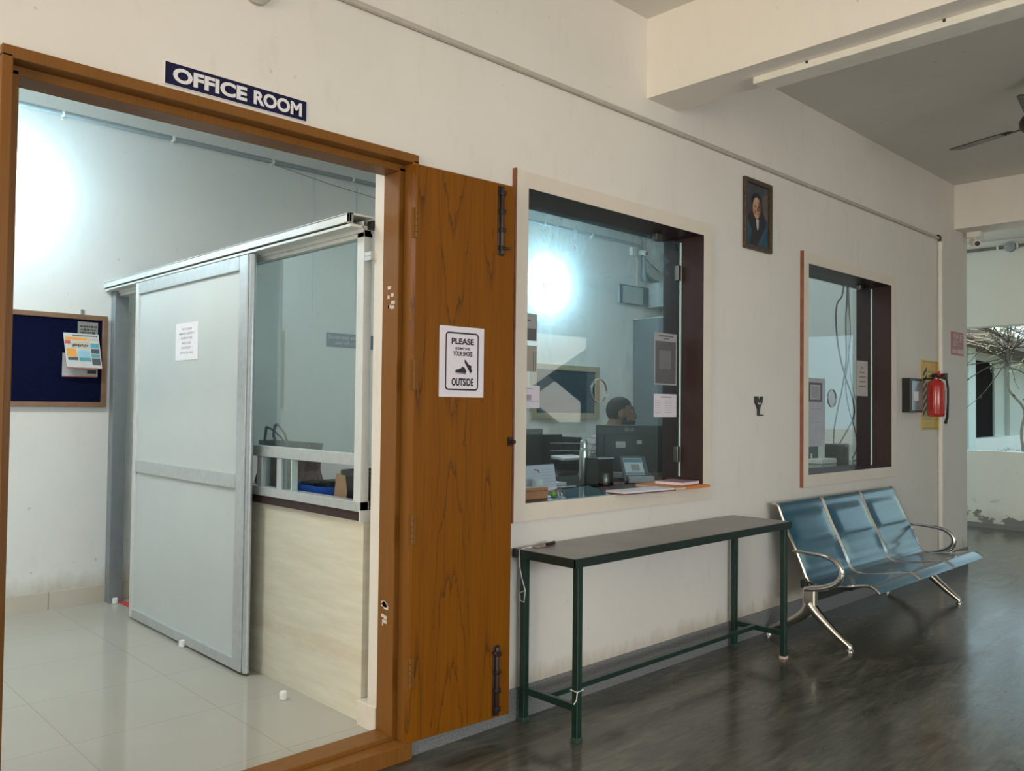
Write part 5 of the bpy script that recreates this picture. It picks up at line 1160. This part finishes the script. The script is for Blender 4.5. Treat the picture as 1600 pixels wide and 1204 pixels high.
    bo = bpy.data.objects.new('body', ev); COL.objects.link(bo); bo.parent = t
    def child(nm, me, m):
        me.transform(Matrix.Translation(-ROOT[t])); me.materials.clear(); me.materials.append(m); me.shade_smooth()
        c = bpy.data.objects.new(nm, me); COL.objects.link(c); c.parent = t
    # shirt: torso and sleeves, slightly larger than the body
    V2 = [(-0.165, 0, 0.60), (-0.155, 0, 0.73), (-0.125, 0, 0.88), (-0.085, 0, 1.00), (-0.052, 0, 1.075), (-0.026, 0, 1.125), (-0.010, 0, 1.158)]
    R2 = [(0.165, 0.145), (0.155, 0.13), (0.165, 0.13), (0.155, 0.114), (0.092, 0.086), (0.066, 0.064), (0.062, 0.060)]
    E2 = [(i, i + 1) for i in range(6)]
    for s in (1, -1):
        p = 3
        for v, r in zip([(-0.075, s * 0.17, 1.045), (-0.02, s * 0.218, 0.93), (0.04, s * 0.238, 0.835), (0.13, s * 0.205, 0.872), (0.22, s * 0.155, 0.908)], [0.094, 0.072, 0.058, 0.050, 0.044]):
            V2.append(v); R2.append(r); E2.append((p, len(V2) - 1)); p = len(V2) - 1
    child('shirt', skin(V2, E2, R2, 0), M_shirt)
    V3 = [(-0.17, 0, 0.60)]; R3 = [(0.16, 0.14)]; E3 = []
    for s in (1, -1):
        p = 0
        for v, r in zip([(-0.10, s * 0.10, 0.56), (0.12, s * 0.125, 0.552), (0.27, s * 0.13, 0.547), (0.28, s * 0.13, 0.32), (0.27, s * 0.13, 0.13)], [0.10, 0.092, 0.074, 0.066, 0.058]):
            V3.append(v); R3.append(r); E3.append((p, len(V3) - 1)); p = len(V3) - 1
    child('trousers', skin(V3, E3, R3, 0), plain('dark_trousers', (0.03, 0.032, 0.04), 0.8))
    # hair cap and beard
    def shellpart(nm, c, r, keep, m, seg=110, rings=80):
        bm2 = bmesh.new(); bmesh.ops.create_uvsphere(bm2, u_segments=seg, v_segments=rings, radius=1.0)
        for v in bm2.verts: v.co = Vector((c[0] + v.co.x * r[0], c[1] + v.co.y * r[1], c[2] + v.co.z * r[2]))
        bmesh.ops.delete(bm2, geom=[f for f in bm2.faces if not keep(f.calc_center_median())], context='FACES')
        rr = random.Random(4)
        for v in bm2.verts:
            d = Vector((v.co.x - c[0], v.co.y - c[1], v.co.z - c[2])); v.co += d.normalized() * rr.uniform(-0.001, 0.002)
        bmesh.ops.solidify(bm2, geom=bm2.faces[:], thickness=0.008)
        for v in bm2.verts: v.co = L @ v.co
        me2 = bpy.data.meshes.new(nm); bm2.to_mesh(me2); bm2.free(); child(nm, me2, m)
    hx = HC[0]
    shellpart('hair', (hx - 0.012, 0, HC[2] + 0.018), (0.0925, 0.0725, 0.0905), lambda p: (p.z > HC[2] + 0.052 and p.x < hx + 0.060) or (p.x < hx - 0.034 and p.z > HC[2] - 0.045) or (p.x < hx - 0.012 and p.z > HC[2] + 0.012) or (p.x < hx + 0.012 and p.z > HC[2] + 0.03), M_hair)
    shellpart('beard', (hx + 0.034, 0, HC[2] - 0.050), (0.0635, 0.0585, 0.0745), lambda p: p.z < HC[2] - 0.052 and p.x > hx - 0.002 or (hx - 0.004 < p.x < hx + 0.026 and p.z < HC[2] - 0.01), M_hair)
    for s in (1, -1):
        eb = MB(L); eb.ball((hx + 0.066, s * 0.030, HC[2] + 0.010), (0.009, 0.012, 0.008), 12, 8)
        eb.build('eye', plain('eye_white', (0.55, 0.52, 0.50), 0.2), t)
        eb = MB(L); eb.tube([(hx + 0.060, s * 0.046, HC[2] + 0.034), (hx + 0.075, s * 0.030, HC[2] + 0.039), (hx + 0.082, s * 0.014, HC[2] + 0.035)], 0.005, 8)
        eb.build('eyebrow', M_hair, t)
    # chair
    ch = thing('office_chair', (4.40, 1.22, 0.06), 'black office chair under the seated person', 'chair')
    MB(L).box(-0.37, 0.09, -0.23, 0.23, 0.40, 0.455).build('seat', M_black, ch, bev=0.02)
    MB(L).box(-0.42, -0.385, -0.20, 0.20, 0.52, 0.86).build('backrest', M_black, ch, bev=0.015)
    MB(L).box(-0.41, -0.375, -0.03, 0.03, 0.36, 0.55).build('back_support', M_blackm, ch)
    MB(L).tube([(-0.14, 0, 0.12), (-0.14, 0, 0.40)], 0.025, 12).build('gas_column', M_blackm, ch)
    for k in range(5):
        a = 2 * PI * k / 5
        q = MB(L).tube([(-0.14, 0, 0.135), (-0.14 + 0.27 * math.cos(a), 0.27 * math.sin(a), 0.115)], [0.022, 0.014], 8).build('base_arm', M_blackm, ch)
        MB(L).ball((-0.14 + 0.27 * math.cos(a), 0.27 * math.sin(a), 0.085), 0.025, 12, 8).build('castor', M_black, q)
person()

# ================================================================== STAIRS IN THE YARD (seen mirrored in the large window)
sr = thing('staircase', (14.0, -11.5, -0.02), 'sunlit outdoor staircase with solid white parapets in the yard across the corridor', 'staircase')
K = 1.765
def kz(pts): return [(x * K, 1.3 + (z - 1.3) * K) for x, z in pts]
FS = frame((0, -11.0, 0), (1, 0, 0), (0, 0, 1))
MB(FS).prism(kz([(7.0, 2.28), (8.88, 2.28), (8.88, 2.13), (8.17, 1.765), (7.0, 1.16)]), -0.01, -0.16).build('upper_parapet', M_beam, sr)
MB(FS).prism(kz([(7.0, 2.39), (8.17, 1.762), (8.89, 1.384), (8.89, 1.10), (8.46, 1.10), (8.16, 1.26), (7.0, 1.88)]), 0.02, 0.17).build('lower_parapet', M_beam, sr)
b = MB()
for k in range(9): b.box(15.9 - 0.28 * (k + 1), 15.9 - 0.28 * k, -12.6, -11.25, -0.02, 0.17 * (k + 1))
b.build('flight', M_granite, sr)

hg = MB(); rh = random.Random(21)  # hedge added as a dark backdrop so the mirrored stairs stand out
NU, NV = 150, 44
rows = []
for j in range(NV + 1):
    row = []
    for i in range(NU + 1):
        u, v = i / NU, j / NV
        x = 6.0 + 20.0 * u; z = -0.02 + 5.6 * v
        y = -13.6 - 0.9 * v ** 3 + rh.uniform(-0.11, 0.11)
        row.append(hg.v((x + rh.uniform(-.08, .08), y, z + (rh.uniform(-.08, .08) if j else 0))))
    rows.append(row)
bk_ = [[hg.v((6.0 + 20.0 * i / NU, -16.0, -0.02 + 5.6 * j / NV)) for i in range(NU + 1)] for j in (0, NV)]
for j in range(NV):
    for i in range(NU): hg.f([rows[j][i], rows[j][i + 1], rows[j + 1][i + 1], rows[j + 1][i]])
for i in range(NU):
    hg.f([rows[NV][i], rows[NV][i + 1], bk_[1][i + 1], bk_[1][i]]); hg.f([bk_[0][i], bk_[1][i], bk_[1][i + 1], bk_[0][i + 1]])
tag(hg.build('backdrop_hedge', plain('dark_backdrop_leaf', (0.018, 0.030, 0.012), 0.9, 0, 0.5, 9, spec=0.05)), 'tall dark hedge added as a backdrop behind the yard stairs', 'hedge')

# ================================================================== GARDEN BEYOND THE FAR OPENING
gm = wall_mat('dry_earth', (0.20, 0.18, 0.13), (0.10, 0.12, 0.06))
b = MB().box(10.72, 60, -40, 40, -0.3, -0.02).box(-40, 10.72, -40, -6.25, -0.3, -0.02)
struct(b.build('ground', gm, origin=O0), 'dry earth and grass of the garden beyond the far opening', 'ground')
FG = frame((22.74, 4.66, 0), (6.69, 0.49, 0), (0, 0, 1))
gb = thing('garden_building', tuple(FG @ Vector((3, 0, 0))), 'low pale building with brown eaves and a dark door across the garden', 'building')
M_gw = wall_mat('grey_green_render', (0.50, 0.53, 0.47), (0.40, 0.43, 0.36))
MB(FG).box(-6, 0.95, -0.02, 3.0, -4, -0.25).box(4.05, 16, -0.02, 3.0, -4, -0.25).box(0.95, 4.05, 2.72, 3.0, -4, -0.25).box(0.95, 4.05, -0.02, 0.62, -4, -0.25).build('wall', M_gw, gb)
MB(FG).box(0.95, 4.05, 0.62, 2.72, -0.5, -0.3).build('door', plain('dark_door', (0.012, 0.007, 0.007), 0.9, spec=0.05), gb)
MB(FG).box(0.15, 0.86, -0.02, 3.0, -0.25, 0.0).build('pillar', wall_mat('pale_pillar', (0.66, 0.74, 0.70), (0.5, 0.55, 0.5)), gb)
MB(FG).box(0.86, 16, -0.02, 0.62, -0.25, 0.0).build('plinth', M_wall_far, gb)
MB(FG).box(5.35, 5.75, 0.62, 3.0, -0.249, -0.12).build('pilaster', M_gw, gb)
MB(FG).box(-6, 16, 2.95, 3.28, -4, 0.7).build('eave_board', plain('weathered_brown_eave', (0.16, 0.115, 0.085), 0.7, 0, 0.3, 3), gb)
b = MB(FG); b.prism([(-6, 3.28), (16, 3.28), (16, 3.9), (-6, 3.9)], -3.9, -3.7)
for k in range(44):
    u = -6 + k * 0.5; b.prism([(u, 3.28), (u + 0.25, 3.28), (u + 0.25, 3.34), (u, 3.34)], -3.7, 0.72)
b.build('roof_sheet', plain('pale_roof_sheet', (0.50, 0.58, 0.54), 0.5, 0, 0.15, 2), gb)

def vine(seed, main, label, n_twig, n_leaf, spread):
    rnd = random.Random(seed)
    t = thing('garden_vine', main[0], label, 'shrub', 'bare climbing shrubs outside the far opening')
    sp = []
    for i in range(len(main) - 1):
        p0, p1, p2, p3 = [Vector(main[max(0, min(len(main) - 1, j))]) for j in (i - 1, i, i + 1, i + 2)]
        for k in range(5):
            u = k / 5; sp.append(0.5 * (2 * p1 + (p2 - p0) * u + (2 * p0 - 5 * p1 + 4 * p2 - p3) * u * u + (3 * p1 - p0 - 3 * p2 + p3) * u ** 3))
    sp.append(Vector(main[-1]))
    MB().tube(sp, [0.022 - 0.014 * i / len(sp) for i in range(len(sp))], 8).build('stem', M_bark, t)
    tips = []
    b = MB()
    for k in range(n_twig):
        p = sp[rnd.randrange(len(sp) * 3 // 5, len(sp))].copy(); d = Vector((rnd.uniform(-1, 1), rnd.uniform(-1, 1), rnd.uniform(-0.25, 0.8))).normalized()
        pts = [p.copy()]
        for q in range(6):
            d = (d + Vector((rnd.uniform(-.35, .35), rnd.uniform(-.35, .35), rnd.uniform(-.35, .2)))).normalized(); p = p + d * spread / 6; pts.append(p.copy())
        b.tube(pts, [0.009 - 0.001 * i for i in range(7)], 5); tips += pts[1:]
    b.build('twigs', plain('dark_twig', (0.10, 0.085, 0.065), 0.8), t)
    b = MB()
    for k in range(n_leaf):
        p = tips[rnd.randrange(len(tips))] + Vector((rnd.gauss(0, .05), rnd.gauss(0, .05), rnd.gauss(0, .05)))
        a = Vector((rnd.uniform(-1, 1), rnd.uniform(-1, 1), rnd.uniform(-1, .3))).normalized(); s_ = a.orthogonal().normalized() * rnd.uniform(.012, .022); a *= rnd.uniform(.03, .06)
        b.f([b.v(p), b.v(p + a * .5 + s_), b.v(p + a), b.v(p + a * .5 - s_)])
    b.build('leaves', M_leaf, t)
vine(1, [(13.0, 0.75, -0.05), (13.02, 0.9, 0.95), (13.04, 0.87, 1.34), (12.88, 1.01, 1.61), (12.87, 1.03, 1.87), (12.90, 0.99, 2.15), (12.75, 1.1, 2.38), (12.5, 1.4, 2.55)], 'bare pale-stemmed shrub arching over the garden opening nearest the column', 60, 200, 1.1)
vine(2, [(15.2, 0.75, -0.05), (15.15, 0.85, 0.7), (15.0, 1.0, 1.3), (15.1, 0.9, 1.9), (15.0, 1.0, 2.4), (14.8, 1.3, 2.8)], 'dark leafy shrub rising beside the pale arching one outside the opening', 44, 260, 0.9)
vine(3, [(13.2, -1.8, -0.05), (13.2, -1.7, 0.9), (13.1, -1.9, 1.7), (13.0, -1.6, 2.3), (12.8, -1.4, 2.8)], 'leafy shrub outside the opening, out beyond the end of the beam', 24, 300, 1.0)
rnd_ = random.Random(9)
for k, (x, y, z, r_) in enumerate(((46, 12.5, 3.2, 2.6), (44, 4, 3.6, 3.2), (40, -3, 3.0, 3.0), (36, -9, 3.0, 3.0), (42, 16, 3.5, 3.0))):
    t = thing('garden_tree', (x, y, -0.02), ['pale green tree behind the roof at the column side', 'broad green tree behind the middle of the far roof', 'green tree farther out past the far roof', 'green tree hidden out past the far roof end', 'green tree far behind the garden building'][k], 'tree', 'trees beyond the garden building')
    MB().tube([(x, y, -0.02), (x + 0.2, y, z * 0.6), (x, y, z)], [0.2, 0.16, 0.1], 8).build('trunk', M_bark, t)
    b = MB()
    for q in range(1500):
        d = Vector((rnd_.gauss(0, 1), rnd_.gauss(0, 1), rnd_.gauss(0, 1))).normalized() * r_ * rnd_.uniform(.55, 1); p = Vector((x, y, z + r_ * .6)) + d
        a = Vector((rnd_.uniform(-1, 1), rnd_.uniform(-1, 1), rnd_.uniform(-1, 1))).normalized() * rnd_.uniform(.12, .3); s_ = a.orthogonal().normalized() * .1
        b.f([b.v(p), b.v(p + a * .5 + s_), b.v(p + a), b.v(p + a * .5 - s_)])
    b.build('crown', plain('tree_leaf', (0.16, 0.24, 0.12), 0.6, 0, 0.5, 3), t)
